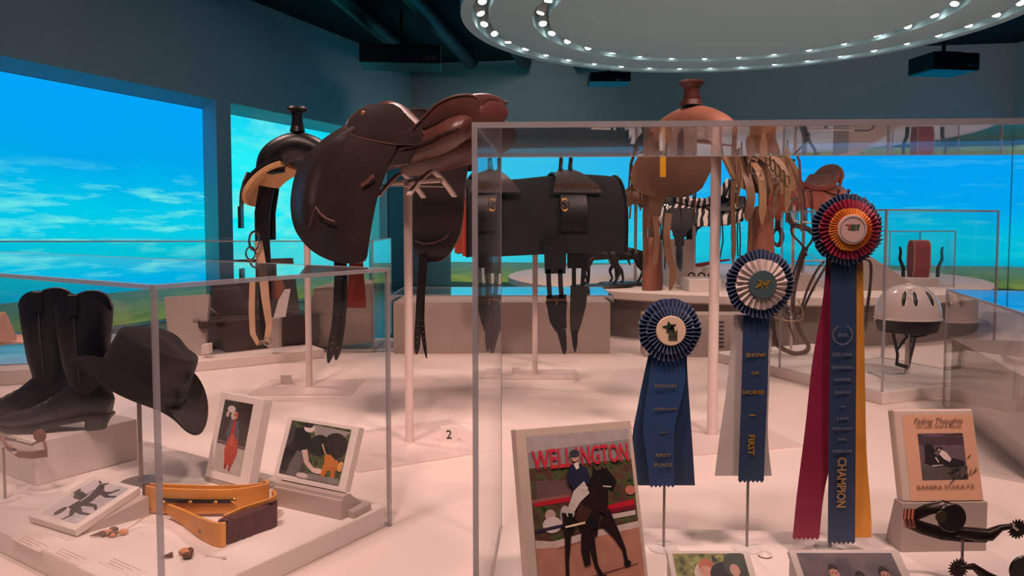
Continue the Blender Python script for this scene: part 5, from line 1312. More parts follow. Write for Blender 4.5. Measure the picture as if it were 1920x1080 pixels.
for sg in (1, -1):
    for k in range(9):
        a = math.radians(-80 + 17 * k); q = at(1580 + sg * 18 * math.cos(a), 628 - 18 * math.sin(a), YR - .007) - o0; mb.ball(q, (.0028, .0003, .0016), 8, 6, Matrix.Rotation(-(a * sg + (0 if sg > 0 else PI)) + PI / 2, 3, 'Y'))
mb.build('laurel_wreath', FOILD, t)
rstand('thin rod stand behind the champion rosette', 1564, 1.49, c.z)
mb = MB(); p = onz(1434, 1043, DECK); mb.lathe([(.010, 0), (.014, .004), (.008, .009), (.006, .012)], 24); o = mb.build('push_pin', HOUSING); o.location = p; tag(o, 'tiny white push pin on the deck in front of the middle rosette stand', 'pin')

# magazine in its frame
bl = PX(993, 1.235, DECK + .012); br = PX(1218, 1.30, DECK + .012)
tl = at(958, 806, 1.31)
t, w, h = frame_thing('framed_magazine', 'large framed magazine cover reading WELLINGTON with a rider on a dark horse', 'magazine', bl, br, tl, .030, mat('cream_frame', (206, 186, 172), .4, var=.03))
RED = (206, 36, 52)
K = (40, 26, 26); B_ = (74, 44, 36); BD = (30, 24, 26)
TREES = blotch_mat('printed_trees_and_crowd', [(40, 48, 30), (84, 92, 56), (96, 60, 56), (58, 70, 42)], 40, 4, .3)
sh = [((148, 140, 140), [(0, .80), (1, .80), (1, 1), (0, 1)]), ((178, 168, 168), [(0, .90), (1, .93), (1, 1), (0, 1)]), ((110, 82, 80), [(.05, .72), (.45, .70), (.45, .60), (.05, .60)]), ((150, 96, 92), [(.0, .605), (.36, .615), (.36, .59), (0, .58)]), ((190, 34, 50), [(.02, .585), (.36, .60), (.36, .572), (.02, .56)]),
      ((190, 34, 50), [(.70, .52), (.98, .54), (.98, .505), (.70, .49)]), ((120, 30, 44), [(.70, .49), (.98, .505), (.98, .48), (.70, .462)]), ((206, 190, 184), [(.72, .46), (.98, .47), (.98, .44), (.72, .43)]), ((196, 166, 156), ell(.16, .50, .05, .035)), ((214, 200, 196), ell(.17, .44, .09, .05)), ((190, 180, 180), ell(.30, .48, .05, .07)),
      ((60, 44, 66), [(.0, .42), (.30, .44), (.30, .42), (0, .40)]), (ARENA, [(0, 0), (1, 0), (1, .40), (.5, .37), (.16, .34), (0, .36)]), ((206, 184, 176), [(0, .36), (.16, .34), (.5, .37), (1, .40), (1, .36), (.5, .33), (.2, .30), (0, .31)]), ((140, 92, 82), [(.2, .295), (.5, .325), (.5, .32), (.2, .288)]), ((196, 120, 100), ell(.95, .60, .05, .03)),
      ((120, 72, 64), [(.45, .10), (.95, .14), (.95, .135), (.45, .085)])]
horse = [(K, limb([(.40, .56), (.50, .50), (.62, .46)], [.16, .30, .26])), (B_, limb([(.42, .52), (.52, .46)], [.14, .18])), (K, limb([(.58, .50), (.62, .62), (.66, .70)], [.24, .22, .14])), (BD, limb([(.60, .70), (.72, .71), (.80, .64)], [.08, .10, .07])), (BD, limb([(.62, .73), (.60, .78)], [.04, .01])), (BD, limb([(.70, .72), (.69, .77)], [.04, .01])), ((200, 190, 184), limb([(.68, .645), (.76, .635)], [.008, .008])),
         (K, limb([(.32, .50), (.30, .36), (.27, .20), (.26, .06)], [.12, .06, .035, .03])), (K, limb([(.50, .42), (.52, .28), (.54, .16), (.58, .10)], [.12, .06, .035, .035])), (K, limb([(.46, .36), (.45, .26), (.46, .17)], [.07, .08, .06])), (K, limb([(.66, .46), (.76, .34), (.82, .24), (.83, .16)], [.14, .07, .035, .035])), (BD, ell(.84, .15, .035, .02)), (BD, ell(.60, .085, .04, .016)), (BD, ell(.26, .045, .035, .018)), (BD, limb([(.56, .44), (.50, .40)], [.10, .08]))]
rider = [((38, 44, 66), limb([(.44, .80), (.44, .72), (.47, .64)], [.12, .17, .15])), ((38, 44, 66), limb([(.38, .77), (.36, .70), (.42, .66)], [.05, .05, .04])), ((38, 44, 66), limb([(.51, .77), (.54, .70), (.50, .66)], [.05, .05, .04])), ((226, 214, 208), limb([(.44, .81), (.45, .77)], [.05, .03])), ((206, 150, 130), ell(.435, .84, .035, .024)), ((60, 62, 74), ell(.432, .868, .05, .026)), ((206, 196, 186), limb([(.52, .65), (.42, .60), (.33, .50)], [.09, .09, .055])), ((198, 188, 180), ell(.34, .50, .04, .03)), (BD, limb([(.34, .50), (.33, .43), (.36, .40)], [.045, .04, .03])), ((220, 206, 196), ell(.50, .645, .03, .012)), ((250, 226, 190), [(.28, .425), (.47, .438), (.47, .426), (.28, .413)])]
ins = picture('magazine_cover', t, T(w * .085, h * .02), w * .88, h * .93, TREES, sh)
Mw = T(w * .085, h * .02)
red = mat('red_masthead_ink', (206, 52, 66), .35, var=0)
x0 = w * .085; W_ = w * .88; H_ = h * .93
L = []
for s_, xa, xb in (('WELL', .03, .42), ('NGTON', .50, .97)):
    me = text_mesh(s_, .045, 'l', red, t, Matrix.Identity(4), .0001, align='LEFT', bold=.02)
    xs_ = [v.co.x for v in me.vertices]; ys_ = [v.co.y for v in me.vertices]; a_, b_, c_, d_ = min(xs_), max(xs_), min(ys_), max(ys_)
    hh = H_ * .125; sx = (xb - xa) * W_ / (b_ - a_); sy = hh / (d_ - c_)
    for v in me.vertices: v.co.x = x0 + xa * W_ + (v.co.x - a_) * sx; v.co.y = h * .02 + H_ * .785 + (v.co.y - c_) * sy; v.co.z = v.co.z + .0034
    L.append(me)
me = text_mesh('I', .045, 'l', red, t, Matrix.Translation((x0 + .46 * W_, h * .02 + H_ * .845, .0034)), .0001); L.append(me)
text_obj(L, 'masthead', red, t)
sub = picture('rider_print', t, T(w * .085, h * .02, .0038), w * .88, h * .93, TREES, horse + rider)
# the rider print is only the cut-out figure: drop its background face
me = sub.data
import bmesh
bmx = bmesh.new(); bmx.from_mesh(me); bmx.faces.ensure_lookup_table(); f = [x for x in bmx.faces if x.material_index == 0]; bmesh.ops.delete(bmx, geom=f, context='FACES'); bmx.to_mesh(me); bmx.free()

# lying photographs at the bottom edge
def lying(label, pl, pr, Y_top, z_top, tiltlen, bg, shapes, th=.012):
    a = at(pl[0], pl[1], Y_top); b = at(pr[0], pr[1], Y_top - .0)
    down = V((0, -math.cos(math.radians(32)), -math.sin(math.radians(32))))
    bl_ = a + down * tiltlen; br_ = b + down * tiltlen
    t, w, h = frame_thing('framed_photograph', label, 'photograph', bl_, br_, a, th)
    picture('print', t, T(w * .06, h * .05), w * .86, h * .90, bg, shapes); return t, w, h, bl_, br_, a, b
SK = (214, 160, 138)
sh = [((216, 196, 180), ell(.42, .66, .17, .20)), ((196, 110, 84), ell(.44, .78, .11, .13)), (SK, ell(.42, .70, .09, .10)), ((34, 34, 40), ell(.66, .60, .2, .26)), ((40, 40, 46), limb([(.58, .86), (.55, .96)], [.08, .02])), ((60, 70, 60), ell(.88, .8, .2, .25)), ((206, 160, 140), ell(.82, .72, .07, .10)), ((226, 220, 214), limb([(.3, .55), (.3, .1)], [.3, .5])), ((40, 38, 44), limb([(.66, .5), (.6, .1)], [.3, .4]))]
r1 = lying('small framed photograph of a dark horse at the bottom edge, before the middle rosette', (1250, 1032), (1404, 1032), 1.30, 0, .13, LIGHTFOL, sh)
sh = []
for k, (x, y, s_) in enumerate(((.32, .70, 1), (.57, .60, 1), (.83, .66, 1))):
    sh += [([(120, 132, 96), (120, 40, 50), (150, 180, 200)][k], limb([(x, y - .16), (x, y - .6)], [.16, .34])), ((206, 150, 134), limb([(x, y - .05), (x, y - .18)], [.05, .07])), ((206, 150, 134), ell(x, y, .048, .12)), ((40, 34, 36), [(x + .054 * math.cos(a), y + .045 + .10 * math.sin(a)) for a in [PI * j / 8 for j in range(9)]] + [(x - .035, y + .06), (x, y + .075), (x + .035, y + .06)]), ((120, 70, 64), [(x - .02, y - .05), (x + .02, y - .05), (x + .015, y - .065), (x - .015, y - .065)]), ((44, 36, 40), [(x - .03, y + .02), (x - .012, y + .02), (x - .012, y + .008), (x - .03, y + .008)]), ((44, 36, 40), [(x + .012, y + .02), (x + .03, y + .02), (x + .03, y + .008), (x + .012, y + .008)])]
r2 = lying('framed studio photograph of three people at the bottom edge, right of the champion ribbon', (1478, 1030), (1684, 1030), 1.29, 0, .15, GREYBG, sh)
for (t_, w_, h_, bl_, br_, a, b), lab in ((r1, 'small'), (r2, 'wide')):
    n_ = (br_ - bl_).cross(a - bl_).normalized()
    q = [x - n_ * .0125 for x in (bl_ * .9 + a * .1, br_ * .9 + b * .1, br_ * .1 + b * .9, bl_ * .1 + a * .9)]; c = sum(q, V()) / 4; c.z = DECK
    mb = MB(); vs = [x - c for x in q] + [V((x.x - c.x, x.y - c.y, 0)) for x in q]
    mb.add(vs, [[0, 1, 2, 3], [7, 6, 5, 4]] + [[i, 4 + i, 4 + (i + 1) % 4, (i + 1) % 4] for i in range(4)]); o = mb.build('photo_wedge', WHITE, None, False); o.location = c
    tag(o, 'pale wedge under the %s framed photograph at the bottom edge' % ('studio' if lab == 'wide' else 'small horse'), 'wedge')
# book on its holder
bl = PX(1693, 1.475, DECK + .10); br = PX(1846, 1.482, DECK + .10); tl = at(1679, 768, 1.52)
t, w, h = frame_thing('signed_book', 'signed cream book with a black and white horse photo, right of the champion ribbon', 'book', bl, br, tl, .024, mat('cream_book_edges', (212, 190, 176), .5, var=.03), edge=.004)
CREAM = mat('cream_peach_cover', (226, 174, 142), .42, var=.02)
DK = (52, 44, 48)
sh = [((112, 94, 98), [(.19, .24), (.83, .24), (.83, .78), (.19, .78)]), ((86, 68, 74), [(.19, .64), (.83, .64), (.83, .74), (.19, .74)]), ((60, 48, 52), [(.19, .76), (.32, .755), (.19, .742)]), ((60, 48, 52), [(.50, .755), (.70, .765), (.83, .77), (.83, .757), (.6, .75)]), ((96, 88, 84), [(.19, .24), (.83, .24), (.83, .40), (.19, .40)]),
      (DK, limb([(.29, .64), (.33, .52), (.30, .42)], [.06, .13, .12])), (DK, limb([(.29, .64), (.36, .62), (.40, .56)], [.04, .06, .04])), (DK, limb([(.36, .50), (.46, .46), (.60, .44), (.80, .42)], [.10, .10, .12, .06])), (DK, limb([(.34, .44), (.44, .42)], [.08, .06])), ((226, 206, 200), limb([(.48, .56), (.54, .52), (.61, .46)], [.06, .09, .05])), (DK, ell(.47, .60, .045, .016)), ((206, 180, 168), ell(.465, .585, .018, .014)), ((206, 196, 190), limb([(.40, .50), (.44, .44)], [.02, .02])), ((190, 182, 180), limb([(.34, .40), (.5, .41)], [.02, .01]))]
picture('cover', t, T(w * .10, h * .01), w * .88, h * .93, CREAM, sh)
ink = mat('brown_printed_ink', (120, 84, 74), .5, var=0); pen = mat('black_pen_ink', (30, 26, 34), .4, var=0)
cw, chh, ox, oy = w * .88, h * .93, w * .10, h * .01
def tl_(s, x, y, sz, m_=None, sx=1.0, shear=0, target=None):
    me = text_mesh(s, sz, 'l', ink, t, Matrix.Identity(4), .0001, shear=shear)
    xs_ = [v.co.x for v in me.vertices]
    k = target * cw / (max(xs_) - min(xs_)); mid = (max(xs_) + min(xs_)) / 2
    for v in me.vertices: v.co.x = ox + x * cw + (v.co.x - mid) * k; v.co.y += oy + y * chh; v.co.z += .0026
    return me
text_obj([tl_('Fading Thoughts', .50, .925, .016, shear=.4, target=.70), tl_('On Loss, Grief & Beauty', .50, .865, .0085, target=.64), tl_('BARBRA SCHULTZ', .50, .155, .0105, target=.80)], 'title_lettering', ink, t)
mb = MB()
def sc(pts): mb.tube([V((ox + x * cw, oy + y * chh, .0032)) for x, y in pts], .0006, 4)
sc([(.56, .20), (.62, .24), (.60, .30), (.55, .33), (.60, .34), (.66, .30), (.62, .25), (.68, .27), (.72, .32), (.70, .26), (.76, .27), (.80, .31), (.78, .27), (.84, .30), (.88, .36), (.86, .30), (.92, .33), (.95, .38), (.92, .32), (.97, .36)])
sc([(.66, .37), (.70, .39), (.68, .35), (.74, .38)]); sc([(.80, .37), (.84, .39)]); sc([(.85, .49), (.90, .53)]); sc([(.60, .33), (.70, .36), (.60, .38)])
mb.build('signature', pen, t)
hold = thing('book_holder', 'pale grey clear block holding up the signed book', 'holder', ((bl + br) / 2).xy.to_3d() + V((0, 0, DECK)), (0, 0, math.atan2((br - bl).y, (br - bl).x)))
mb = MB(); L_ = (br - bl).length; zz = .0995
mb.add([V((x, y, z)) for x in (-L_ / 2 - .004, L_ / 2 + .004) for y, z in ((-.004, 0), (-.004, zz), (.024, zz), (.055, 0))], [[0, 1, 2, 3], [7, 6, 5, 4]] + [[i, 4 + i, 4 + (i + 1) % 4, (i + 1) % 4] for i in range(4)]); mb.build('wedge', GREYB, hold, False, bevel=.001)

# spurs
DM = mat('dark_bronze_metal', (50, 38, 36), .32, metal=.55, var=.25, scale=40, bump=.2)
def rowel(parent, c, r, n=18):
    mb = MB(); pts = []
    for k in range(2 * n): a = PI * k / n; rr = r if k % 2 == 0 else r * .66; pts.append((rr * math.cos(a), rr * math.sin(a)))
    m = len(pts); mb.add([V((x, -.0015, z)) for x, z in pts] + [V((x, .0015, z)) for x, z in pts], [list(range(m)), list(range(m, 2 * m))[::-1]] + [[i, m + i, m + (i + 1) % m, (i + 1) % m] for i in range(m)])
    mb.lathe([(r * .22, -.003), (r * .22, .003)], 12, (0, 0, 0), 'y')
    o = mb.build('rowel', DM, parent, False); o.location = c; return o
Ys = 1.33
S0 = at(1790, 990, Ys)
t = thing('spur', 'dark metal spur with a round button and spiked rowel in front of the signed book', 'spur', S0)
def q_(px, py, dy=0.0): return at(px, py, Ys + dy) - S0
mb = MB(); mb.tube([q_(1700, 972, .02), q_(1716, 966, .0), q_(1740, 955, -.012), q_(1770, 948, -.02), q_(1795, 955, -.02), q_(1804, 975, -.02)], [.008, .007, .0075, .008, .007, .006], 10, flat=(.6, 1.3))
mb.tube([q_(1700, 978, .02), q_(1730, 990, .03), q_(1765, 1000, .03), q_(1800, 1002, .01), q_(1850, 1006, 0)], [.008, .009, .009, .010, .008], 10, flat=(.6, 1.3)); hb_ = mb.build('heel_band', DM, t)
mb = MB(); mb.tube([q_(1790, 996), q_(1830, 1002), q_(1855, 1003), q_(1876, 990), q_(1905, 985)], [.009, .012, .011, .006, .004], 12); mb.build('shank', DM, t)
mb = MB(); mb.lathe([(.024, 0), (.026, -.003), (.020, -.008), (.008, -.011)], 32, (0, 0, 0), 'y')
o = mb.build('round_button', mat('dark_domed_leather', (44, 34, 34), .3, var=.1), t); o.location = q_(1786, 972, -.03)
mb = MB(); mb.lathe([(.010, 0), (.010, -.003), (.004, -.006)], 20, (0, 0, 0), 'y'); o2 = mb.build('dull_stud', mat('olive_brass', (96, 86, 66), .4, metal=.6, var=.1), t); o2.location = q_(1766, 970, -.045)
mb = MB()
for k in range(3): mb.tube([q_(1698 + 7 * k, 955), q_(1696 + 7 * k, 972, -.012), q_(1700 + 7 * k, 988)], .0032, 8)
mb.build('end_rings', mat('copper_metal', (140, 84, 66), .35, metal=.7, var=.1), t)
rowel(t, q_(1908, 992), .0185)
mb = MB(); mb.cyl(q_(1899, 985, -.004), q_(1908, 992, -.004), .004); mb.build('rowel_pin', CHROME, t)
p = at(1808, 1000, Ys)
s2 = thing('spur_stand', 'thin steel rod with a round foot under the dark metal spur before the book', 'stand', (p.x, p.y + .004, DECK))
mb = MB(); mb.lathe([(.022, 0), (.022, .002)], 24); mb.build('base_disc', HOUSING, s2); mb = MB(); mb.cyl((0, 0, .002), (0, 0, p.z - DECK - .012), .0025); mb.build('rod', ROD, s2)
Y2 = 1.30; S1_ = at(1800, 1064, Y2)
t2 = thing('spur', 'second dark spur at the bottom right corner, its rowel pointing left', 'spur', S1_)
def q2(px, py, dy=0.0): return at(px, py, Y2 + dy) - S1_
rowel(t2, q2(1797, 1066), .0185)
mb = MB(); mb.tube([q2(1800, 1064), q2(1825, 1062), q2(1850, 1082), q2(1885, 1100)], [.004, .006, .010, .012], 12); mb.build('shank', DM, t2)
mb = MB(); mb.tube([q2(1885, 1100), q2(1905, 1095, -.02), q2(1930, 1092, -.02), q2(1960, 1098)], [.010, .009, .009, .008], 10); mb.build('heel_band', DM, t2)
mb = MB(); mb.lathe([(.024, 0), (.026, -.003), (.020, -.008), (.008, -.011)], 32, (0, 0, 0), 'y'); o = mb.build('round_button', mat('dark_domed_leather', (44, 34, 34)), t2); o.location = q2(1922, 1070, -.03)
p = at(1860, 1088, Y2)
s3 = thing('spur_stand', 'thin steel rod under the second spur at the bottom right corner', 'stand', (p.x, p.y + .004, DECK))
mb = MB(); mb.lathe([(.022, 0), (.022, .002)], 24); mb.build('base_disc', HOUSING, s3); mb = MB(); mb.cyl((0, 0, .002), (0, 0, max(.006, p.z - DECK - .010)), .0025); mb.build('rod', ROD, s3)

# ------------------------------------------------------------------ helmet and bridle in the far right case
HY = 3.22
hc = at(1702, 596, HY)
t = thing('riding_helmet', 'glossy white riding helmet with black vents and chin straps on a low stand', 'helmet', hc)
GW = mat('glossy_white_shell', (236, 220, 214), .18, var=.01, coat=.6)
rx, ry, rz = .134, .115, .145
def hf(u, v):
    a = 2 * PI * u; b = PI / 2 * v
    r = math.sin(b) ** .9; return V((rx * r * math.cos(a), ry * r * math.sin(a), rz * math.cos(b) ** .85))
mb = MB(); mb.grid(lambda u, v: hf(u, .001 + .999 * v), 48, 20, True); mb.tube([V((rx * math.cos(a), ry * math.sin(a), 0)) for a in [2 * PI * k / 48 for k in range(48)]], .004, 6, closed=True); sh_ = mb.build('shell', GW, t)
mb = MB(); mb.lathe([(rx * .97, 0), (rx * .95, -.02), (rx * .90, -.052), (rx * .84, -.058)], 48); mb.v = [V((v.x, v.y * ry / rx, v.z)) for v in mb.v]; mb.build('inner_band', mat('dark_brown_padding', (40, 30, 28), .7, var=.1), t)
mb = MB()
for az in (-.56, -.18, .42):
    pts = []
    for k in range(7):
        q = k / 6; a = -PI / 2 + az; v_ = .42 + .34 * q; r = math.sin(PI / 2 * v_) ** .9; pts.append(V((rx * r * math.cos(a) * 1.012, ry * r * math.sin(a) * 1.012, rz * math.cos(PI / 2 * v_) ** .85)))
    mb.tube(pts, [.3, .8, 1, 1, 1, .8, .3], 8, flat=(.008, .003), up=(0, -1, .5))
mb.build('vent', BLK, sh_)
mb = MB(); random.seed(2)
for k in range(26):
    a = -PI / 2 - .36 + random.uniform(-.22, .25); v_ = random.uniform(.28, .62); r = math.sin(PI / 2 * v_) ** .9; mb.ball(V((rx * r * math.cos(a), ry * r * math.sin(a), rz * math.cos(PI / 2 * v_) ** .85)), .0032, 6, 4)
mb.build('perforations', HOUSING, sh_)
mb = MB(); mb.ball(V((0, 0, rz)), (.016, .014, .006), 14, 8); mb.build('top_button', GW, sh_)
mb = MB(); mb.tube([V((-rx - .002, -.02, -.002)), V((-rx - .022, -.03, -.004))], .004, 8); mb.build('peak_clip', CHROME, t)
def hp_(px, py, dy=0.0): return at(px, py, HY + dy) - hc
mb = MB()
mb.strap([hp_(1672, 612, -.05), hp_(1678, 640, -.05), hp_(1683, 665, -.05), hp_(1681, 684, -.05)], .012, .003, (1, 0, 0)); mb.strap([hp_(1702, 629, -.02), hp_(1690, 645, -.04), hp_(1683, 655, -.05)], .010, .003, (1, 0, .5))
mb.strap([hp_(1716, 628, 0), hp_(1712, 650, 0), hp_(1707, 670, 0), hp_(1703, 688, 0)], .012, .003, (1, 0, 0)); mb.strap([hp_(1708, 627, .03), hp_(1706, 650, .03), hp_(1707, 668, .01)], .009, .003, (1, 0, 0)); mb.strap([hp_(1680, 682, -.05), hp_(1692, 686, -.03), hp_(1705, 689, 0)], .016, .005, (0, 0, 1))
mb.build('chin_strap', BLK, t)
mb = MB(); mb.tube([hp_(1690, 618, 0), hp_(1700, 630, 0), hp_(1716, 632, 0), hp_(1735, 628, 0), hp_(1752, 618, 0)], .006, 8); mb.build('harness_cradle', BLK, t)
pp = at(1700, 700, HY)
st_ = thing('helmet_stand', 'short pale pole stand under the white helmet', 'stand', (pp.x, HY, DECK))
mb = MB(); mb.box((0, 0, .004), (.26, .16, .008)); mb.build('base_plate', HOUSING, st_, False, bevel=.001); mb = MB(); mb.cyl((0, 0, .008), (0, 0, hc.z - DECK + .02), .009); mb.build('pole', POLE, st_)

# bridle
BY = 3.70
b0 = at(1480, 430, BY); t = thing('bridle', 'brown leather bridle with long looping reins hanging between the two upper rosettes', 'bridle', b0)
BR = mat('dark_umber_leather', (74, 54, 44), .5, var=.2)
def bp(px, py, dy=0.0): return at(px, py, BY + dy) - b0
def rein(name, pts, r=.0085, m=BR, parent=t):
    # smooth the pixel polyline
    P = [interp(pts, k / 40) for k in range(41)]
    mb = MB(); mb.tube([bp(x, y, d) for x, y, d in P], r, 8, flat=(1.5, .55)); return mb.build(name, m, parent)
hs_ = rein('headpiece', [(1492, 372, .05), (1480, 380, 0), (1478, 402, -.03), (1486, 420, -.04), (1512, 428, -.04), (1528, 440, -.02)], .009)
rein('cheek_strap', [(1484, 424, 0), (1486, 440, 0), (1504, 460, 0), (1512, 480, 0)]); rein('cheek_strap', [(1528, 438, 0), (1520, 455, 0), (1508, 470, 0)]); rein('noseband', [(1484, 428, -.03), (1496, 425, -.06), (1520, 430, -.06), (1530, 442, 0)])
rein('rein', [(1508, 462, 0), (1500, 480, 0), (1486, 520, 0), (1474, 560, 0), (1478, 600, 0), (1490, 640, 0)]); rein('rein', [(1512, 465, 0), (1500, 500, .04), (1490, 540, .04), (1487, 580, .04), (1500, 620, .04), (1516, 650, .04), (1503, 662, 0), (1480, 660, -.02), (1455, 640, -.02), (1449, 600, 0)])
rein('rein', [(1545, 490, .06), (1530, 510, .06), (1515, 540, .06), (1505, 570, .06), (1497, 590, .05)]); rein('rein', [(1552, 494, .02), (1536, 520, .02), (1520, 550, .02), (1506, 580, .02)])
rein('white_rope', [(1508, 470, -.02), (1530, 485, -.02), (1552, 508, -.02)], .0025, PALESTRAP); rein('pale_rope', [(1440, 582, -.03), (1455, 596, -.03), (1485, 602, -.03), (1504, 598, -.03), (1504, 580, -.03), (1496, 560, -.02)], .0045, PALESTRAP)
mb = MB()
for px, py in ((1466, 590), (1500, 598), (1482, 590)): mb.tube([bp(px + 6 * math.cos(a), py + 6 * math.sin(a), -.04) for a in [k * PI / 5 for k in range(10)]], .003, 6, closed=True)
mb.build('bit_ring', CHROME, t)
rein('curb_strap', [(1445, 560, .02), (1448, 620, .02), (1452, 645, .02), (1470, 660, .02)], .004)
# strap hanging behind the champion rosette
rein('throat_strap', [(1598, 486, .04), (1620, 486, .04), (1632, 494, .04), (1632, 530, .04), (1626, 580, .04), (1622, 620, .04)], .009)
pp = at(1484, 600, BY + .06)
s_ = thing('bridle_stand', 'thin pale pole stand with a cross bar holding the brown bridle', 'stand', (pp.x, pp.y, DECK))
mb = MB(); mb.box((0, 0, .004), (.24, .16, .008)); mb.build('base_plate', HOUSING, s_, False); mb = MB(); mb.cyl((0, 0, .008), (0, 0, at(1484, 385, BY).z - DECK), .007); mb.build('pole', POLE, s_)
zz = at(1484, 490, BY + .06).z - DECK
mb = MB(); mb.tube([V((0, 0, zz)), V(((1632 - 1484) / F * BY, 0, zz + .01))], .004); mb.tube([V((0, 0, zz + .2)), V((.09, 0, zz + .19))], .004); mb.build('cross_bar', POLE, s_)

# ------------------------------------------------------------------ things on the round table
def ontable(px, Y): p = at(px, 500, Y); return V((p.x, Y, RPZ))
# two small dark horse figures running
def horse_fig(label, loc, yaw, S):
    t = thing('horse_figurine', label, 'figurine', loc, (0, 0, yaw), 'dark horse figures on the round table'); t.scale = (S,) * 3
    D = mat('dark_bronze_patina', (52, 42, 36), .4, metal=.3, var=.2)
    # one continuous skinned body
    pts = [(0, 0, .62), (-.22, 0, .64), (.22, 0, .66), (.36, 0, .80), (.44, 0, .95), (.56, 0, .90), (.66, 0, .82), (-.38, 0, .66), (-.50, 0, .56), (-.56, 0, .40)]
    R = [.13, .14, .135, .095, .07, .055, .035, .03, .035, .012]
    E = [(0, 1), (0, 2), (2, 3), (3, 4), (4, 5), (5, 6), (1, 7), (7, 8), (8, 9)]
    def leg(root, seq):
        prev = root
        for (x, y, z, r) in seq: pts.append((x, y, z)); R.append(r); E.append((prev, len(pts) - 1)); prev = len(pts) - 1
    leg(2, [(.26, .09, .46, .055), (.36, .09, .30, .034), (.30, .09, .14, .022), (.36, .09, .07, .028)])
    leg(2, [(.24, -.09, .46, .055), (.22, -.09, .28, .034), (.22, -.09, .10, .022), (.25, -.09, .07, .028)])
    leg(1, [(-.22, .10, .44, .075), (-.32, .10, .30, .040), (-.24, .10, .12, .022), (-.20, .10, .07, .028)])
    leg(1, [(-.26, -.10, .44, .075), (-.42, -.10, .32, .040), (-.46, -.10, .14, .022), (-.42, -.10, .07, .028)])
    me = bpy.data.meshes.new('body'); me.from_pydata(pts, E, []); me.materials.append(D)
    o = bpy.data.objects.new('body', me); COL.objects.link(o); o.parent = t
    md = o.modifiers.new('skin', 'SKIN'); md.use_smooth_shade = True
    for i, r in enumerate(R): me.skin_vertices[0].data[i].radius = (r, r)
    me.skin_vertices[0].data[0].use_root = True
    s_ = o.modifiers.new('sub', 'SUBSURF'); s_.levels = 1; s_.render_levels = 1
    mb = MB(); mb.strap([V((.46, 0, 1.02)), V((.38, 0, .98)), V((.30, 0, .88)), (.22, 0, .80)], [.04, .08, .08, .04], .03, (.5, 0, 1)); mb.build('mane', D, t)
    mb = MB(); mb.lathe([(.45, 0), (.50, .02), (.44, .06)], 24); mb.v = [V((v.x * 1.25, v.y * .55, v.z)) for v in mb.v]; mb.build('rocky_base', D, t)
    return t
horse_fig('dark running horse figure, nearer to the black pad straps', ontable(1128, 4.75), PI + .2, .34)
horse_fig('dark running horse figure, just left of the rust leather stirrup cover', ontable(1176, 4.95), PI - .1, .32)
# display boxes and wedge
def tbox(label, px0, px1, Y, d, h, m=WHITE, name='display_box'):
    a, b = ontable(px0, Y), ontable(px1, Y); c = (a + b) / 2 + V((0, d / 2, 0))
    mb = MB(); mb.box((0, 0, h / 2), ((b - a).length, d, h)); o = mb.build(name, m, None, False, bevel=.003); o.location = c; return tag(o, label, 'box')
bx = tbox('small white box of dark spurs on the round table, left of the middle rosette', 1292, 1352, 4.45, .22, .075)
for k in range(3):
    mb = MB(); mb.tube([V((-.06 + .06 * k + .02 * math.cos(a), -.03, .012 + .020 * abs(math.sin(a)))) for a in [j * PI / 8 for j in range(9)]], .005, 6)
    o = mb.build('small_spur', DM); o.location = bx.location + V((0, 0, .075)); tag(o, ['first small dark spur on the white box, at its left end', 'middle small dark spur on the white box', 'small dark spur on the white box, at its right end'][k], 'spur')
tbox('tall pale box on the round table behind the hanging stirrup strap', 1252, 1300, 4.9, .2, .30)
tbox('low pale box on the round table behind the middle rosette', 1440, 1530, 4.5, .25, .10, GREYB)
a, b = ontable(1585, 4.55), ontable(1712, 4.55)
mb = MB(); w_ = (b - a).length; mb.prism([(0, 0), (w_ * 1.0, 0), (w_ * 1.0, .045), (w_ * .16, .26), (0, .26)], 0, .22)
mb.v = [V((v.x, v.z, v.y)) for v in mb.v]; o = mb.build('sloped_block', GREYB, None, False, bevel=.004); o.location = a; tag(o, 'pale sloped block on the round table behind the champion rosette', 'block')
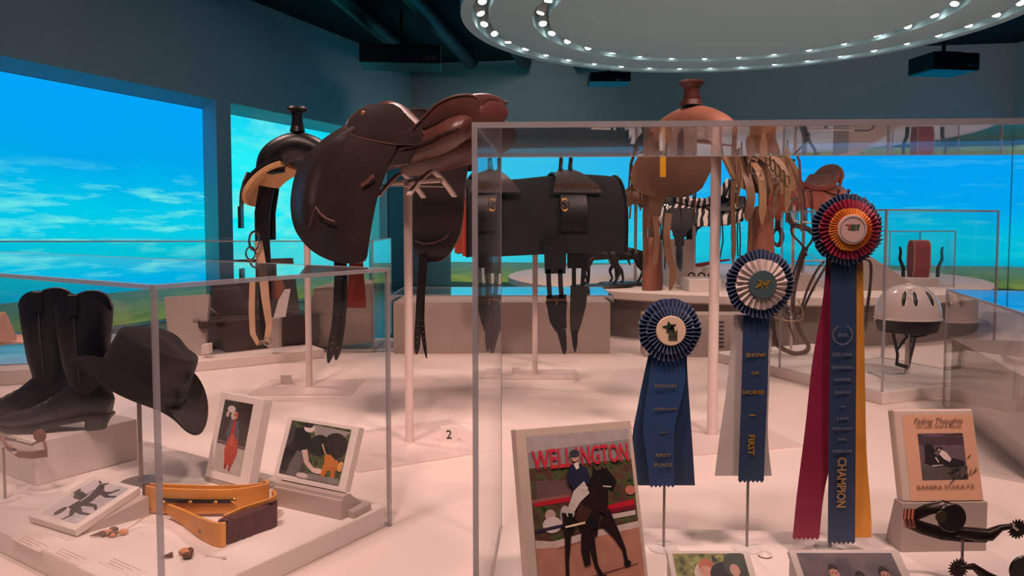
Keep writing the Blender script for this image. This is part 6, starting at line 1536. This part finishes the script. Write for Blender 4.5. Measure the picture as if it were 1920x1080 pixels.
# red rolled object between black rests
pr = ontable(1722, 5.0)
pb_ = tbox('thin pale plate under the red padded roll in the far clear case', 1680, 1762, 4.85, .3, .05)
t = thing('padded_roll', 'upright red and pink padded roll in the far clear case above the helmet', 'padded roll', (pr.x, 5.0, RPZ + .05))
mb = MB(); w_ = .052
prof = [(-.03, 0), (-.045, .06), (-.045, .20), (-.03, .235), (0, .245), (.03, .235), (.045, .20), (.045, .06), (.03, 0)]
mb.add([V((x, y, z)) for x in (-w_, w_) for y, z in prof], [list(range(9)), list(range(9, 18))[::-1]] + [[i, 9 + i, 9 + (i + 1) % 9, (i + 1) % 9] for i in range(9)]); mb.build('pad', mat('dusty_red_fabric', (172, 78, 84), .7, var=.08), t, False, bevel=.004)
mb = MB()
for x in (-w_, w_): mb.tube([V((x, y, z)) for y, z in prof], .004, 6)
mb.build('piping', PALESTRAP, t)
for x, sgn, lab in ((-.10, -1, 'curved black rest left of the red padded roll'), (.13, 1, 'curved black rest right of the red padded roll')):
    r_ = thing('curved_rest', lab, 'rest', (pr.x + x, 5.0, RPZ + .05))
    mb = MB(); mb.tube([V((0, 0, 0)), V((.0, 0, .06)), V((.025 * sgn, 0, .12)), V((.02 * sgn, 0, .17)), V((.026 * sgn, 0, .20))], [.012, .012, .010, .009, .006], 8); mb.build('arm', BLK, r_)
acrylic_case('small far clear case around the red padded roll', (at(1668, 450, 4.8).x, 4.80), (1, 0), (0, 1), .42, .42, RPZ, at(1680, 433, 4.8).z, .005)
# wooden rifle-like bar on two white blocks
a, b = ontable(1290, 5.3), ontable(1368, 5.1)
t = thing('carved_cane', 'reddish carved wooden cane lying on a white block behind the pole', 'cane', (a + b) / 2 + V((0, 0, .13)))
mb = MB(); u_ = (b - a) / 2; mb.tube([-u_ + V((0, 0, -.03)), -u_ * .3 + V((0, 0, -.01)), u_ * .4 + V((0, 0, .015)), u_ + V((0, 0, .03))], [.018, .014, .009, .006], 10); mb.build('shaft', REDLEATH, t)
bxx = tbox('white block under the reddish cane', 1300, 1350, 5.12, .15, .105)
